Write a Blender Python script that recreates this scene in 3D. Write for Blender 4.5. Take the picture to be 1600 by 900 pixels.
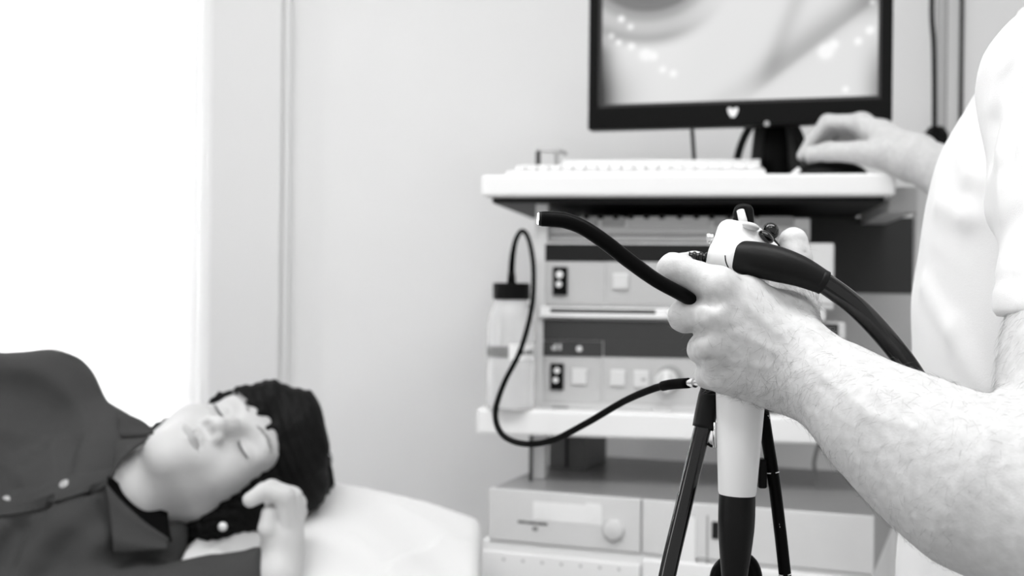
import bpy, bmesh, math, random
import numpy as np
from mathutils import Matrix, Vector

for o in list(bpy.data.objects):
    bpy.data.objects.remove(o)
random.seed(4)
np.random.seed(4)
SC = bpy.context.scene
COL = SC.collection

# ------------------------------------------------------------------ camera
CAMZ = 1.22
FPX = 1900.0
ROLL = math.radians(-0.6)
cam_data = bpy.data.cameras.new('camera')
cam_data.sensor_width = 36.0
cam_data.lens = FPX / 1600.0 * 36.0
cam_data.dof.use_dof = True
cam_data.dof.focus_distance = 0.85
cam_data.dof.aperture_fstop = 6.3
cam_data.clip_start = 0.05
cam = bpy.data.objects.new('camera', cam_data)
COL.objects.link(cam)
CAM_M = Matrix.Translation((0, 0, CAMZ)) @ Matrix.Rotation(math.radians(90), 4, 'X') @ Matrix.Rotation(-ROLL, 4, 'Z')
cam.matrix_world = CAM_M
SC.camera = cam

# ------------------------------------------------------------------ world, lamps, exposure
world = bpy.data.worlds.new('World')
SC.world = world
world.use_nodes = True
wb = world.node_tree.nodes['Background']
wb.inputs[0].default_value = (1, 1, 1, 1)
wb.inputs[1].default_value = 0.62

def area_light(name, loc, rot, sx, sy, power):
    l = bpy.data.lights.new(name, 'AREA')
    l.shape = 'RECTANGLE'; l.size = sx; l.size_y = sy; l.energy = power
    o = bpy.data.objects.new(name, l)
    o.location = loc; o.rotation_euler = rot
    COL.objects.link(o)
    return o
# daylight through the window at the left of the back wall
area_light('window_daylight', (-1.35, 3.05, 1.45), (math.radians(-90), 0, 0), 1.5, 2.3, 110)
# added light at the left wall, for streaks on the black tubes
area_light('added_side_light', (-3.36, .15, 1.55), (0, math.radians(-90), 0), 1.5, 0.42, 15)
# the ceiling panels' light
area_light('ceiling_panel_light', (-0.70, 0.85, 2.63), (0, 0, 0), 1.15, 0.55, 10.5)
area_light('ceiling_panel_light', (0.60, 0.70, 2.63), (0, 0, 0), 1.15, 0.55, 8)

# two small ceiling lamps, added for narrow highlights and frontal light
SPOTS = ((-0.55, -0.25), (0.30, -0.35))
for x_, y_ in SPOTS:
    area_light('added_ceiling_spot', (x_, y_, 2.68), (0, 0, 0), 0.17, 0.17, 5.5)

SC.view_settings.view_transform = 'Standard'
SC.view_settings.look = 'None'
SC.view_settings.gamma = 1.0
SC.view_settings.use_curve_mapping = False
SC.view_settings.exposure = 0.17

# ------------------------------------------------------------------ pixel -> point helpers
CM3 = np.array(CAM_M)[:3, :3]
CO = np.array(CAM_M)[:3, 3]
def P(px, py, d):
    """point seen at pixel (px, py) at distance d in front of the camera"""
    c = np.array([(px - 800) / FPX * d, -(py - 450) / FPX * d, -d])
    return CM3 @ c + CO
def Pl(lst):
    return [P(*q[:3]) for q in lst]
def RAY(px, py):
    v = P(px, py, 1.0) - CO
    return v / np.linalg.norm(v)

# ------------------------------------------------------------------ materials
def mat(name, g, rough=0.5, metal=0.0, spec=0.5, bump=0.0, bscale=200.0, mottle=0.0, mscale=20.0, emit=0.0,
        trans=0.0, sss=0.0, coat=0.0, sheen=0.0):
    m = bpy.data.materials.new(name)
    m.use_nodes = True
    nt = m.node_tree
    b = nt.nodes['Principled BSDF']
    b.inputs['Base Color'].default_value = (g, g, g, 1)
    b.inputs['Roughness'].default_value = rough
    b.inputs['Metallic'].default_value = metal
    b.inputs['Specular IOR Level'].default_value = spec
    if trans: b.inputs['Transmission Weight'].default_value = trans
    if coat:
        b.inputs['Coat Weight'].default_value = coat
        b.inputs['Coat Roughness'].default_value = 0.08
    if sheen: b.inputs['Sheen Weight'].default_value = sheen
    if sss:
        b.inputs['Subsurface Weight'].default_value = sss
        b.inputs['Subsurface Radius'].default_value = (0.01, 0.01, 0.01)
        b.inputs['Subsurface Scale'].default_value = 0.6
    if emit:
        b.inputs['Emission Color'].default_value = (1, 1, 1, 1)
        b.inputs['Emission Strength'].default_value = emit
    tc = None
    if mottle or bump:
        tc = nt.nodes.new('ShaderNodeTexCoord')
    if mottle:
        n = nt.nodes.new('ShaderNodeTexNoise')
        n.inputs['Scale'].default_value = mscale
        n.inputs['Detail'].default_value = 6
        nt.links.new(tc.outputs['Object'], n.inputs['Vector'])
        r = nt.nodes.new('ShaderNodeMapRange')
        r.inputs[1].default_value = 0.3; r.inputs[2].default_value = 0.7
        r.inputs[3].default_value = g * (1 - mottle); r.inputs[4].default_value = min(1, g * (1 + mottle * .6))
        nt.links.new(n.outputs['Fac'], r.inputs[0])
        c = nt.nodes.new('ShaderNodeCombineColor')
        for i in range(3): nt.links.new(r.outputs[0], c.inputs[i])
        nt.links.new(c.outputs[0], b.inputs['Base Color'])
    if bump:
        n = nt.nodes.new('ShaderNodeTexNoise')
        n.inputs['Scale'].default_value = bscale
        n.inputs['Detail'].default_value = 4
        nt.links.new(tc.outputs['Object'], n.inputs['Vector'])
        bp = nt.nodes.new('ShaderNodeBump')
        bp.inputs['Strength'].default_value = bump
        bp.inputs['Distance'].default_value = 0.002
        nt.links.new(n.outputs['Fac'], bp.inputs['Height'])
        nt.links.new(bp.outputs[0], b.inputs['Normal'])
    return m

def attr_mat(name, emit=False, rough=0.5):
    m = bpy.data.materials.new(name)
    m.use_nodes = True
    nt = m.node_tree
    b = nt.nodes['Principled BSDF']
    a = nt.nodes.new('ShaderNodeAttribute')
    a.attribute_name = 'shade'
    b.inputs['Roughness'].default_value = rough
    if emit:
        b.inputs['Base Color'].default_value = (0.02, 0.02, 0.02, 1)
        nt.links.new(a.outputs['Color'], b.inputs['Emission Color'])
        b.inputs['Emission Strength'].default_value = 0.82
    else:
        nt.links.new(a.outputs['Color'], b.inputs['Base Color'])
    return m

M = {}
M['wall'] = mat('wall_paint', .84, .8, bump=.05, bscale=120, mottle=.015, mscale=3)
M['wall_grey'] = mat('pillar_paint', .76, .7, bump=.05, bscale=120)
M['floor'] = mat('floor_vinyl', .30, .4, mottle=.1, mscale=8)
M['ceiling'] = mat('ceiling_paint', .85, .9, bump=.05)
M['white_lam'] = mat('white_laminate', .83, .4, mottle=.01, mscale=6)
M['white_plastic'] = mat('white_plastic', .86, .45)
M['scope_plastic'] = mat('endoscope_plastic', .84, .32, coat=.2)
M['grey_plastic'] = mat('light_grey_enamel', .50, .45, mottle=.02, mscale=30)
M['pale_plastic'] = mat('pale_grey_enamel', .66, .45, mottle=.02, mscale=30)
M['mid_plastic'] = mat('mid_grey_enamel', .33, .45)
M['dark_plastic'] = mat('charcoal_plastic', .05, .5, spec=.15)
M['deep_plastic'] = mat('deep_grey_plastic', .016, .5, spec=.12)
M['top_metal'] = mat('brushed_grey_lid', .25, .3, spec=.6, mottle=.06, mscale=12)
M['black'] = mat('black_plastic', .004, .42, spec=.10)
M['black_matte'] = mat('black_rubber', .006, .42, spec=.16, bump=.05, bscale=900)
M['black_dull'] = mat('black_dull_hose', .002, .6, spec=.02)
M['black_gloss'] = mat('black_gloss_tube', .003, .13, spec=.5)
M['black_fine'] = mat('black_satin_tube', .003, .35, spec=.05)
M['metal'] = mat('bright_steel', .75, .2, metal=1)
M['greymetal'] = mat('dull_steel', .45, .4, metal=.8)
M['skin'] = mat('skin', .57, .5, spec=.3, bump=.12, bscale=620, mottle=.10, mscale=150, sss=.12)
M['skin_pat'] = mat('patient_skin', .53, .5, spec=.3, bump=.08, bscale=300, mottle=.05, mscale=20, sss=.12)
M['polo'] = mat('white_pique_knit', .75, .9, bump=.25, bscale=1400, sheen=.2)
M['trousers'] = mat('white_trousers', .8, .9, bump=.2, bscale=900)
M['shoe'] = mat('white_shoe', .7, .5)
M['shirt'] = mat('dark_grey_cotton', .046, .85, spec=.2, bump=.2, bscale=900, mottle=.08, mscale=14)
M['shirt_in'] = mat('black_cotton_lining', .004, .9, spec=.02)
M['hair'] = mat('black_hair', .005, .6, spec=.12, bump=.6, bscale=90, mottle=.3, mscale=60)
M['brow'] = mat('brow_hair', .36, .7)
M['lash'] = mat('lash_hair', .05, .7)
M['armhair'] = mat('dark_arm_hair', .20, .6)
M['lip'] = mat('lip_skin', .40, .45, sss=.1)
M['paper'] = mat('white_paper_sheet', .70, .9, bump=.1, bscale=60)
M['couch'] = mat('couch_vinyl', .7, .5)
M['pearl'] = mat('pearl', .8, .2)
M['button'] = mat('grey_shirt_button', .35, .3)
M['bottle'] = mat('milky_bottle', .88, .2, trans=.55)
M['curtain'] = mat('white_voile', .9, .9)
M['lens'] = mat('lit_lens', 1, .3, emit=30)
M['lamp'] = mat('lamp_diffuser', .9, .6, emit=3.0)
M['box_grey'] = mat('box_grey_enamel', .12, .5)
M['print'] = mat('dark_print', .10, .7)
M['paleprint'] = mat('pale_print', .82, .7)
M['label_grey'] = mat('label_grey', .2, .6)
M['screen'] = attr_mat('monitor_picture', True, .25)
# voile: half translucent
nt = M['curtain'].node_tree
tr = nt.nodes.new('ShaderNodeBsdfTranslucent'); tr.inputs[0].default_value = (.9, .9, .9, 1)
mx = nt.nodes.new('ShaderNodeMixShader'); mx.inputs[0].default_value = .5
out = nt.nodes['Material Output']
nt.links.new(nt.nodes['Principled BSDF'].outputs[0], mx.inputs[1])
nt.links.new(tr.outputs[0], mx.inputs[2])
nt.links.new(mx.outputs[0], out.inputs[0])

# ------------------------------------------------------------------ object helpers
def I4(): return Matrix.Identity(4)
ROOTM = {}
def thing(name, label, cat, base=None, frame=None, group=None):
    o = bpy.data.objects.new(name, None)
    o.empty_display_size = .05
    COL.objects.link(o)
    mw = frame.copy() if frame is not None else Matrix.Translation(Vector(base))
    o.matrix_world = mw
    ROOTM[o.name] = mw
    o['label'] = label; o['category'] = cat
    if group: o['group'] = group
    return o
def worldm(o):
    return ROOTM.get(o.name, I4())
def mesh_obj(name, verts, faces, m, parent=None, local=False, smooth=False, label=None, kind=None):
    """verts in world coordinates unless local (already in the root's frame)"""
    me = bpy.data.meshes.new(name)
    if isinstance(verts, np.ndarray) and len(faces) and isinstance(faces, np.ndarray):
        me.vertices.add(len(verts)); me.vertices.foreach_set('co', verts.astype(np.float32).ravel())
        n = faces.shape[1]
        me.loops.add(faces.size); me.loops.foreach_set('vertex_index', faces.astype(np.int32).ravel())
        me.polygons.add(len(faces))
        me.polygons.foreach_set('loop_start', np.arange(0, faces.size, n, dtype=np.int32))
        me.update(calc_edges=True)
    else:
        me.from_pydata([tuple(map(float, v)) for v in verts], [], [list(map(int, f)) for f in faces])
        me.update()
    if smooth:
        me.polygons.foreach_set('use_smooth', [True] * len(me.polygons))
    if m: me.materials.append(m)
    o = bpy.data.objects.new(name, me)
    COL.objects.link(o)
    if parent is not None:
        o.parent = parent
        mw = worldm(parent)
        ROOTM[o.name] = mw
        if not local:
            me.transform(mw.inverted())
    else:
        ROOTM[o.name] = I4()
    if label: o['label'] = label
    if kind: o['kind'] = kind
    return o
def tag(o, label=None, cat=None, group=None, kind=None):
    if label: o['label'] = label
    if cat: o['category'] = cat
    if group: o['group'] = group
    if kind: o['kind'] = kind
    return o

class MB:
    def __init__(s): s.v = []; s.f = []
    def add(s, v, f):
        n = len(s.v); s.v.extend([tuple(map(float, q)) for q in v]); s.f.extend([[i + n for i in q] for q in f])
        return s
    def box(s, x0, x1, y0, y1, z0, z1, bev=0.0, seg=2):
        bm = bmesh.new()
        bmesh.ops.create_cube(bm, size=1)
        for v in bm.verts:
            v.co = Vector((x0 + (v.co.x + .5) * (x1 - x0), y0 + (v.co.y + .5) * (y1 - y0), z0 + (v.co.z + .5) * (z1 - z0)))
        if bev: bmesh.ops.bevel(bm, geom=bm.edges[:], offset=bev, segments=seg, affect='EDGES', profile=.5)
        bmesh.ops.recalc_face_normals(bm, faces=bm.faces[:])
        bm.verts.index_update()
        s.add([v.co[:] for v in bm.verts], [[v.index for v in f.verts] for f in bm.faces])
        bm.free(); return s
    def tube(s, pts, rad, n=12, cap=True, up=None):
        pts = [np.array(p, float) for p in pts]
        if not hasattr(rad, '__len__'): rad = [rad] * len(pts)
        N = len(pts)
        T = []
        for i in range(N):
            t = pts[min(i + 1, N - 1)] - pts[max(i - 1, 0)]
            L = np.linalg.norm(t); T.append(t / L if L > 1e-9 else np.array([0, 0, 1.]))
        a = np.array(up if up is not None else [0, 0, 1.])
        if abs(a @ T[0]) > .9: a = np.array([0, 1., 0])
        nrm = a - T[0] * (a @ T[0]); nrm /= np.linalg.norm(nrm)
        vs = []
        for i in range(N):
            nrm = nrm - T[i] * (nrm @ T[i]); nrm /= np.linalg.norm(nrm)
            b = np.cross(T[i], nrm)
            for k in range(n):
                th = 2 * math.pi * k / n
                vs.append(pts[i] + rad[i] * (math.cos(th) * nrm + math.sin(th) * b))
        fs = []
        for i in range(N - 1):
            for k in range(n):
                k2 = (k + 1) % n
                fs.append([i * n + k, i * n + k2, (i + 1) * n + k2, (i + 1) * n + k])
        if cap:
            fs.append(list(range(n))[::-1]); fs.append([(N - 1) * n + k for k in range(n)])
        return s.add(vs, fs)
    def ell(s, c, r, R=None, nu=20, nv=12):
        vs = []; fs = []
        R = np.eye(3) if R is None else R
        for j in range(nv + 1):
            ph = math.pi * j / nv
            for i in range(nu):
                th = 2 * math.pi * i / nu
                q = np.array([r[0] * math.sin(ph) * math.cos(th), r[1] * math.sin(ph) * math.sin(th), r[2] * math.cos(ph)])
                vs.append(np.array(c) + R @ q)
        for j in range(nv):
            for i in range(nu):
                i2 = (i + 1) % nu
                fs.append([j * nu + i, (j + 1) * nu + i, (j + 1) * nu + i2, j * nu + i2])
        return s.add(vs, fs)
    def build(s, name, m, parent=None, local=False, smooth=False, label=None, kind=None):
        return mesh_obj(name, s.v, s.f, m, parent, local, smooth, label, kind)

def smooth_path(pts, per=10):
    pts = [np.array(p, float) for p in pts]
    Q = [2 * pts[0] - pts[1]] + pts + [2 * pts[-1] - pts[-2]]
    outp = []
    for i in range(1, len(Q) - 2):
        p0, p1, p2, p3 = Q[i - 1:i + 3]
        for k in range(per):
            t = k / per
            outp.append(.5 * (2 * p1 + (p2 - p0) * t + (2 * p0 - 5 * p1 + 4 * p2 - p3) * t * t + (3 * p1 - p0 - 3 * p2 + p3) * t ** 3))
    outp.append(pts[-1])
    return outp
def smooth_rad(r, per=10):
    return [x[0] for x in smooth_path([[q] for q in r], per)]

def edge_split(o, ang=35):
    o.data.polygons.foreach_set('use_smooth', [True] * len(o.data.polygons))
    try: o.data.set_sharp_from_angle(angle=math.radians(ang))
    except Exception: pass
    return o

def frame2(p0, p1, z=0.0):
    a = math.atan2(p1[1] - p0[1], p1[0] - p0[0])
    return Matrix.Translation((p0[0], p0[1], z)) @ Matrix.Rotation(a, 4, 'Z')
def onp(Mx, px, py, v):
    """local (u, z) where the ray through a pixel meets the plane v of a frame"""
    inv = np.array(Mx.inverted())
    o = inv[:3, :3] @ CO + inv[:3, 3]
    r = inv[:3, :3] @ RAY(px, py)
    t = (v - o[1]) / r[1]
    q = o + t * r
    return q[0], q[2]
def boxpx(mb, Mx, x0, y0, x1, y1, v0, v1, bev=0.0):
    u0, z1 = onp(Mx, x0, y0, v0); u1, z0 = onp(Mx, x1, y1, v0)
    mb.box(min(u0, u1), max(u0, u1), v0, v1, min(z0, z1), max(z0, z1), bev)
    return (u0, u1, z0, z1)

# ------------------------------------------------------------------ signed-distance modelling
class SDF:
    def __init__(s): s.p = []
    def cone(s, a, b, ra, rb, k=.012, sub=False):
        s.p.append(('c', np.array(a, np.float32), np.array(b, np.float32), ra, rb, k, sub)); return s
    def chain(s, pts, k=.012):
        """pts: (point, radius)"""
        for (a, ra), (b, rb) in zip(pts[:-1], pts[1:]): s.cone(a, b, ra, rb, k)
        return s
    def ell(s, c, r, R=None, k=.02, sub=False):
        s.p.append(('e', np.array(c, np.float32), np.array(r, np.float32), None if R is None else np.array(R, np.float32), 0, k, sub)); return s
    def fn(s, f): s.p.append(('f', f)); return s
    def __call__(s, q):
        d = None
        for p in s.p:
            if p[0] == 'f':
                d = p[1](q, d); continue
            if p[0] == 'c':
                _, a, b, ra, rb, k, sub = p
                ba = b - a; L = float(ba @ ba)
                pa = q - a
                t = np.clip((pa @ ba) / max(L, 1e-12), 0, 1)
                e = np.sqrt(((pa - t[:, None] * ba) ** 2).sum(1)) - (ra + (rb - ra) * t)
            else:
                _, c, r, R, _, k, sub = p
                w = q - c
                if R is not None: w = w @ R.T
                k0 = np.sqrt(((w / r) ** 2).sum(1)); k1 = np.sqrt(((w / (r * r)) ** 2).sum(1)) + 1e-9
                e = k0 * (k0 - 1) / k1
            if d is None: d = e
            elif sub:
                h = np.maximum(k - np.abs(d + e), 0) / k
                d = np.maximum(d, -e) + h * h * k * .25
            else:
                h = np.maximum(k - np.abs(d - e), 0) / k
                d = np.minimum(d, e) - h * h * k * .25
        return d

def sdf_mesh(fn, lo, hi, h, B=8):
    lo = np.array(lo, np.float32); hi = np.array(hi, np.float32)
    nb = np.ceil((hi - lo) / (h * B)).astype(int) + 1
    g = np.stack(np.meshgrid(*[np.arange(n) for n in nb], indexing='ij'), -1).reshape(-1, 3)
    cen = lo + (g + .5) * (B * h)
    dc = np.concatenate([fn(c.astype(np.float32)) for c in np.array_split(cen, max(1, len(cen) // 200000))])
    act = np.abs(dc) < B * h * 0.87 * 1.45 + 2 * h
    D = np.repeat(np.repeat(np.repeat(dc.reshape(nb), B, 0), B, 1), B, 2).astype(np.float32)
    off = np.stack(np.meshgrid(*[np.arange(B)] * 3, indexing='ij'), -1).reshape(-1, 3)
    ga = g[act]
    for ch in np.array_split(np.arange(len(ga)), max(1, len(ga) // 600)):
        ijk = (ga[ch][:, None, :] * B + off[None]).reshape(-1, 3)
        v = fn((lo + ijk * h).astype(np.float32))
        D[ijk[:, 0], ijk[:, 1], ijk[:, 2]] = v
    S = D < 0
    c8 = np.zeros(tuple(np.array(D.shape) - 1), np.int8)
    offs = [(a, b, c) for a in (0, 1) for b in (0, 1) for c in (0, 1)]
    nx, ny, nz = c8.shape
    for a, b, c in offs: c8 += S[a:a + nx, b:b + ny, c:c + nz]
    A = (c8 > 0) & (c8 < 8)
    ijk = np.argwhere(A)
    idx = np.full(c8.shape, -1, np.int32)
    idx[A] = np.arange(len(ijk))
    cv = np.stack([D[ijk[:, 0] + a, ijk[:, 1] + b, ijk[:, 2] + c] for a, b, c in offs], 1)
    acc = np.zeros((len(ijk), 3)); cnt = np.zeros(len(ijk))
    for i in range(8):
        for j in range(i + 1, 8):
            da = np.array(offs[j]) - np.array(offs[i])
            if np.abs(da).sum() != 1: continue
            d0 = cv[:, i]; d1 = cv[:, j]
            m = (d0 < 0) != (d1 < 0)
            t = np.where(m, d0 / np.where(m, d0 - d1, 1), 0)
            acc += np.where(m[:, None], np.array(offs[i])[None] + t[:, None] * da[None], 0); cnt += m
    V = lo + h * (ijk + acc / cnt[:, None])
    F = []
    for ax in range(3):
        sl0 = [slice(None)] * 3; sl1 = [slice(None)] * 3
        sl0[ax] = slice(0, -1); sl1[ax] = slice(1, None)
        X = S[tuple(sl0)] != S[tuple(sl1)]
        e = np.argwhere(X)
        b1 = (ax + 1) % 3; b2 = (ax + 2) % 3
        ok = (e[:, b1] > 0) & (e[:, b2] > 0) & (e[:, b1] < c8.shape[b1]) & (e[:, b2] < c8.shape[b2])
        e = e[ok]
        ins = S[e[:, 0], e[:, 1], e[:, 2]]
        def at(o1, o2):
            q = e.copy(); q[:, b1] += o1; q[:, b2] += o2
            return idx[q[:, 0], q[:, 1], q[:, 2]]
        quad = np.stack([at(-1, -1), at(0, -1), at(0, 0), at(-1, 0)], 1)
        quad[~ins] = quad[~ins][:, ::-1]
        F.append(quad)
    F = np.concatenate(F)
    F = F[(F >= 0).all(1)]
    return V, F

def trace(fn, pix, d0=.4):
    """first hit of pixel rays on an SDF, world points and normals"""
    R = np.stack([RAY(*p) for p in pix]).astype(np.float32)
    t = np.full(len(R), d0, np.float32)
    for _ in range(90):
        t += .75 * fn((CO + R * t[:, None]).astype(np.float32))
        t = np.minimum(t, 4)
    X = (CO + R * t[:, None]).astype(np.float32)
    return X, sdf_normal(fn, X)
def sdf_normal(fn, X, e=.0015):
    g = np.stack([fn((X + np.eye(3)[i] * e).astype(np.float32)) - fn((X - np.eye(3)[i] * e).astype(np.float32)) for i in range(3)], 1)
    return g / (np.linalg.norm(g, axis=1)[:, None] + 1e-9)

def pc(px, py, d, r): return (P(px, py, d), r)
def vnoise(q, s, seed=0):
    a = np.sin(q[:, 0] * s + seed) * np.sin(q[:, 1] * s * 1.13 + 2.1 * seed) + np.sin(q[:, 2] * s * .91 + 1.7 * seed)
    b = np.sin((q[:, 0] + q[:, 2]) * s * 1.9 + 3 + seed) * np.sin((q[:, 1] - q[:, 2]) * s * 1.7 + seed)
    return (a + .6 * b) / 2.2

#SECTION_SETTING
# ------------------------------------------------------------------ the setting
def structure(name, mb, m, label=None):
    o = mb.build(name, m); o['kind'] = 'structure'
    return o
WY = 2.42
structure('floor', MB().box(-3.2, 3.0, -1.6, WY + .15, -.1, 0), M['floor'])
structure('ceiling', MB().box(-3.2, 3.0, -.6, WY + .15, 2.70, 2.8), M['ceiling'])
# back wall with the window opening at the left (x -2.1 .. -0.64)
wb_ = MB()
wb_.box(-.62, 3.0, WY, WY + .15, 0, 2.70)
wb_.box(-3.2, -2.12, WY, WY + .15, 0, 2.70)
wb_.box(-2.12, -.62, WY, WY + .15, 0, .32)
wb_.box(-2.12, -.62, WY, WY + .15, 2.48, 2.70)
structure('wall_back', wb_, M['wall'])
wl = MB().box(-3.3, -3.2, -.6, -.08, 0, 2.70).box(-3.3, -3.2, .38, WY + .15, 0, 2.70).box(-3.3, -3.2, -.08, .38, 0, .78).box(-3.3, -3.2, -.08, .38, 2.32, 2.70)
structure('wall_left', wl, M['wall'])
w2 = structure('added_side_window', MB().box(-3.28, -3.23, -.08, -.05, .78, 2.32, .003).box(-3.28, -3.23, .35, .38, .78, 2.32, .003).box(-3.28, -3.23, -.05, .35, .78, .81, .003).box(-3.28, -3.23, -.05, .35, 2.29, 2.32, .003), M['white_plastic'])  # frame of an added window, made up to carry the side light
bb = MB().box(-.40, 2.9, WY - .012, WY, 0, .09, .003)
structure('baseboard_back', bb, M['white_lam'])
# grey pillar between window and wall
xl = P(327, 450, 2.36)[0]; xr = P(436, 450, 2.36)[0]
structure('trim_1', MB().box(xl, xr, 2.36, WY, 0, 2.70, .002), M['wall_grey'])
structure('trim_2', MB().box(xr, xr + .011, 2.385, WY, 0, 2.70, .002), M['white_plastic'])
win = MB()
for a in ((-2.12, -2.06), (-.68, -.62)): win.box(a[0], a[1], WY + .03, WY + .10, .32, 2.48, .004)
for a in ((.32, .38), (2.42, 2.48)): win.box(-2.06, -.68, WY + .03, WY + .10, a[0], a[1], .004)
w1 = structure('window_1', win, M['white_plastic'])
gl = mat('window_glass', 1, .02, trans=1.0)
MB().box(-2.06, -.68, WY + .06, WY + .066, .38, 2.42).build('pane', gl, w1)
# curtain
cv = []; cf = []
NX, NZ = 160, 2
for i in range(NX + 1):
    x = -2.25 + (1.63) * i / NX
    y = WY - .035 + .016 * math.sin(x * 46) + .008 * math.sin(x * 19 + 1)
    for z in (.04, 1.3, 2.56): cv.append((x, y, z))
for i in range(NX):
    for k in range(2):
        a = i * 3 + k; cf.append([a, a + 3, a + 4, a + 1])
ct = thing('curtain', 'white sheer curtain glowing with daylight over the window behind the patient', 'curtain', (-1.4, WY - .04, 0))
mesh_obj('cloth', cv, cf, M['curtain'], ct, smooth=True)
MB().tube([(-2.3, WY - .035, 2.575), (-.61, WY - .035, 2.575)], .012).build('curtain_rail', M['white_plastic'], ct, smooth=True)
# ceiling panels
for i, (x, y, w) in enumerate(((-.70, .85, 'left'), (.60, .70, 'right'))):
    t = thing('ceiling_light', 'square white ceiling light panel above the %s' % ('examination couch' if i == 0 else 'right forearm of the standing person'), 'light', (x, y, 2.70))
    MB().box(x - .62, x + .62, y - .32, y + .32, 2.672, 2.70, .004).build('frame', M['white_plastic'], t)
    MB().box(x - .59, x + .59, y - .29, y + .29, 2.664, 2.672).build('diffuser', M['lamp'], t)
for i, (x, y) in enumerate(SPOTS):  # fittings for the two lamps added for highlights
    t = thing('added_ceiling_spot', 'small round ceiling lamp added for highlights, in front of the %s' % ('examination couch' if i == 0 else 'equipment cart'), 'light', (x, y, 2.70))
    MB().tube([(x, y, 2.70), (x, y, 2.688)], [.135, .128], 28).build('trim_ring', M['white_plastic'], t)
    MB().tube([(x, y, 2.688), (x, y, 2.686)], .120, 28).build('diffuser', M['lamp'], t)
# wall cords and trunking right of the monitor
def wallp(px, py, d=WY - .01): return P(px, py, d)
t = thing('wall_trunking', 'pale grey vertical cable trunking on the wall right of the monitor', 'trunking', (wallp(1470, 450)[0], WY, 1.0))
x0 = wallp(1464, 100)[0]; x1 = wallp(1476, 100)[0]
MB().box(x0, x1, WY - .02, WY, 1.0, 2.6, .002).build('channel', M['grey_plastic'], t)
MB().box(x1 - .002, x1 + .001, WY - .022, WY - .01, 1.0, 2.6).build('lid_edge', M['mid_plastic'], t)
x2 = wallp(1503, 100)[0]
tag(MB().tube([(x2, WY - .008, .6), (x2, WY - .008, 2.6)], .0042, 10).build('wall_cable', M['dark_plastic'], smooth=True),
    'thin dark straight cable running down the wall beside the white polo shirt', 'cable')
t = thing('hanging_plug', 'black plug hanging on a black cord in front of the grey trunking', 'plug', P(1463, 235, 2.30))
MB().tube(smooth_path([P(1458, -140, 2.30), P(1457, -40, 2.30), P(1456, 25, 2.30), P(1459, 70, 2.30), P(1460, 140, 2.30), P(1460, 202, 2.30)]), .0046, 10).build('cord', M['black'], t, smooth=True)
a = P(1463, 198, 2.30); b = P(1463, 236, 2.30)
hp = MB().tube([a, a + (b - a) * .02, a + (b - a) * .3, b], [.012, .014, .0235, .0245], 8).build('plug_body', M['black'], t)
MB().tube([b, b + np.array([0, 0, -.012])], [.011, .012], 12).build('plug_ring', M['white_plastic'], t, smooth=False)

#SECTION_CART
# ------------------------------------------------------------------ equipment cart
c0 = P(752, 290, 1.85); c1 = P(1400, 290, 1.75)
CF = frame2(c0, c1)
CW = math.hypot(c1[0] - c0[0], c1[1] - c0[1])
cart = thing('equipment_cart', 'white wheeled endoscopy cart with three shelves carrying the stacked devices', 'cart', frame=CF)
ur0 = onp(CF, 1431, 400, .07)[0]; ur = onp(CF, 1450, 400, .07)[0]
_, zt = onp(CF, 1080, 272, 0); _, zb = onp(CF, 1080, 306, 0)
SHZ = zt
MB().box(0, CW, 0, .46, zb, zt, .004).build('top_shelf', M['white_lam'], cart, True)
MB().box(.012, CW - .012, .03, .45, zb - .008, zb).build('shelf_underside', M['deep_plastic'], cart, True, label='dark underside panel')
_, mz1 = onp(CF, 900, 643, 0); _, mz0 = onp(CF, 900, 683, 0)
MB().box(-.004, CW, 0, .46, mz0, mz1, .004).build('middle_shelf', M['white_lam'], cart, True)
_, lz = onp(CF, 900, 905, .02)
MB().box(-.004, ur, -.02, .50, .25, .279, .004).build('lower_shelf', M['white_lam'], cart, True)
ua = onp(CF, 834, 400, .035)[0]; ub = onp(CF, 853, 400, .035)[0]
LIDZ = .5 * (P(770, 768, 1.80)[2] + P(1362, 801, 1.60)[2])
for u0, u1, v0, v1, z0, z1 in ((ua, ub, .05, .085, LIDZ, mz0), (ua, ub, .05, .085, mz1, zb), (ua, ub, .462, .495, .08, zt), (ur0, ur, .07, .10, .08, zt - .012), (ur0, ur, .462, .495, .08, zt)):
    MB().box(u0, u1, v0, v1, z0, z1, .002).build('post', M['pale_plastic'], cart, True)
for v0, v1 in ((.075, .095), (.462, .49)): MB().box(CW, ur, v0, v1, mz0 + .004, mz1 - .004).build('side_bracket', M['pale_plastic'], cart, True)
# bracket arm under the right end of the top shelf
mb = MB()
mb.box(CW - .001, ur0 + .001, .07, .44, zb - .020, zb + .018, .002)
mb.build('shelf_bracket', M['grey_plastic'], cart, True)
ud0 = onp(CF, 1240, 400, .40)[0]
zd = onp(CF, 1350, 458, .40)[1]
ube = onp(CF, 1429, 400, .40)[0]
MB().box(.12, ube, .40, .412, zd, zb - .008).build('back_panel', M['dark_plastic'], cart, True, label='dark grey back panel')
MB().box(.12, ube, .402, .414, mz1, zd).build('lower_back_panel', M['grey_plastic'], cart, True, label='light grey back panel')
MB().tube([(onp(CF, 830, 700, .03)[0], .03, .3), (onp(CF, 830, 700, .03)[0], .03, mz0)], .003, 8).build('rod', M['dark_plastic'], cart, True, label='thin dark rod')
for u in (.05, CW - .05):
    for v in (.05, .41):
        w = MB().tube([(u - .012, v, .04), (u + .012, v, .04)], .04, 20).build('castor', M['black'], cart, True)
        edge_split(w)
        MB().box(u - .018, u + .018, v - .02, v + .02, .07, .09, .002).build('fork', M['greymetal'], w, True)
for u in (.0 + ua, ):
    MB().box(ua, ur, .06, .49, .235, .25, .002).build('base_frame', M['pale_plastic'], cart, True)

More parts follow.
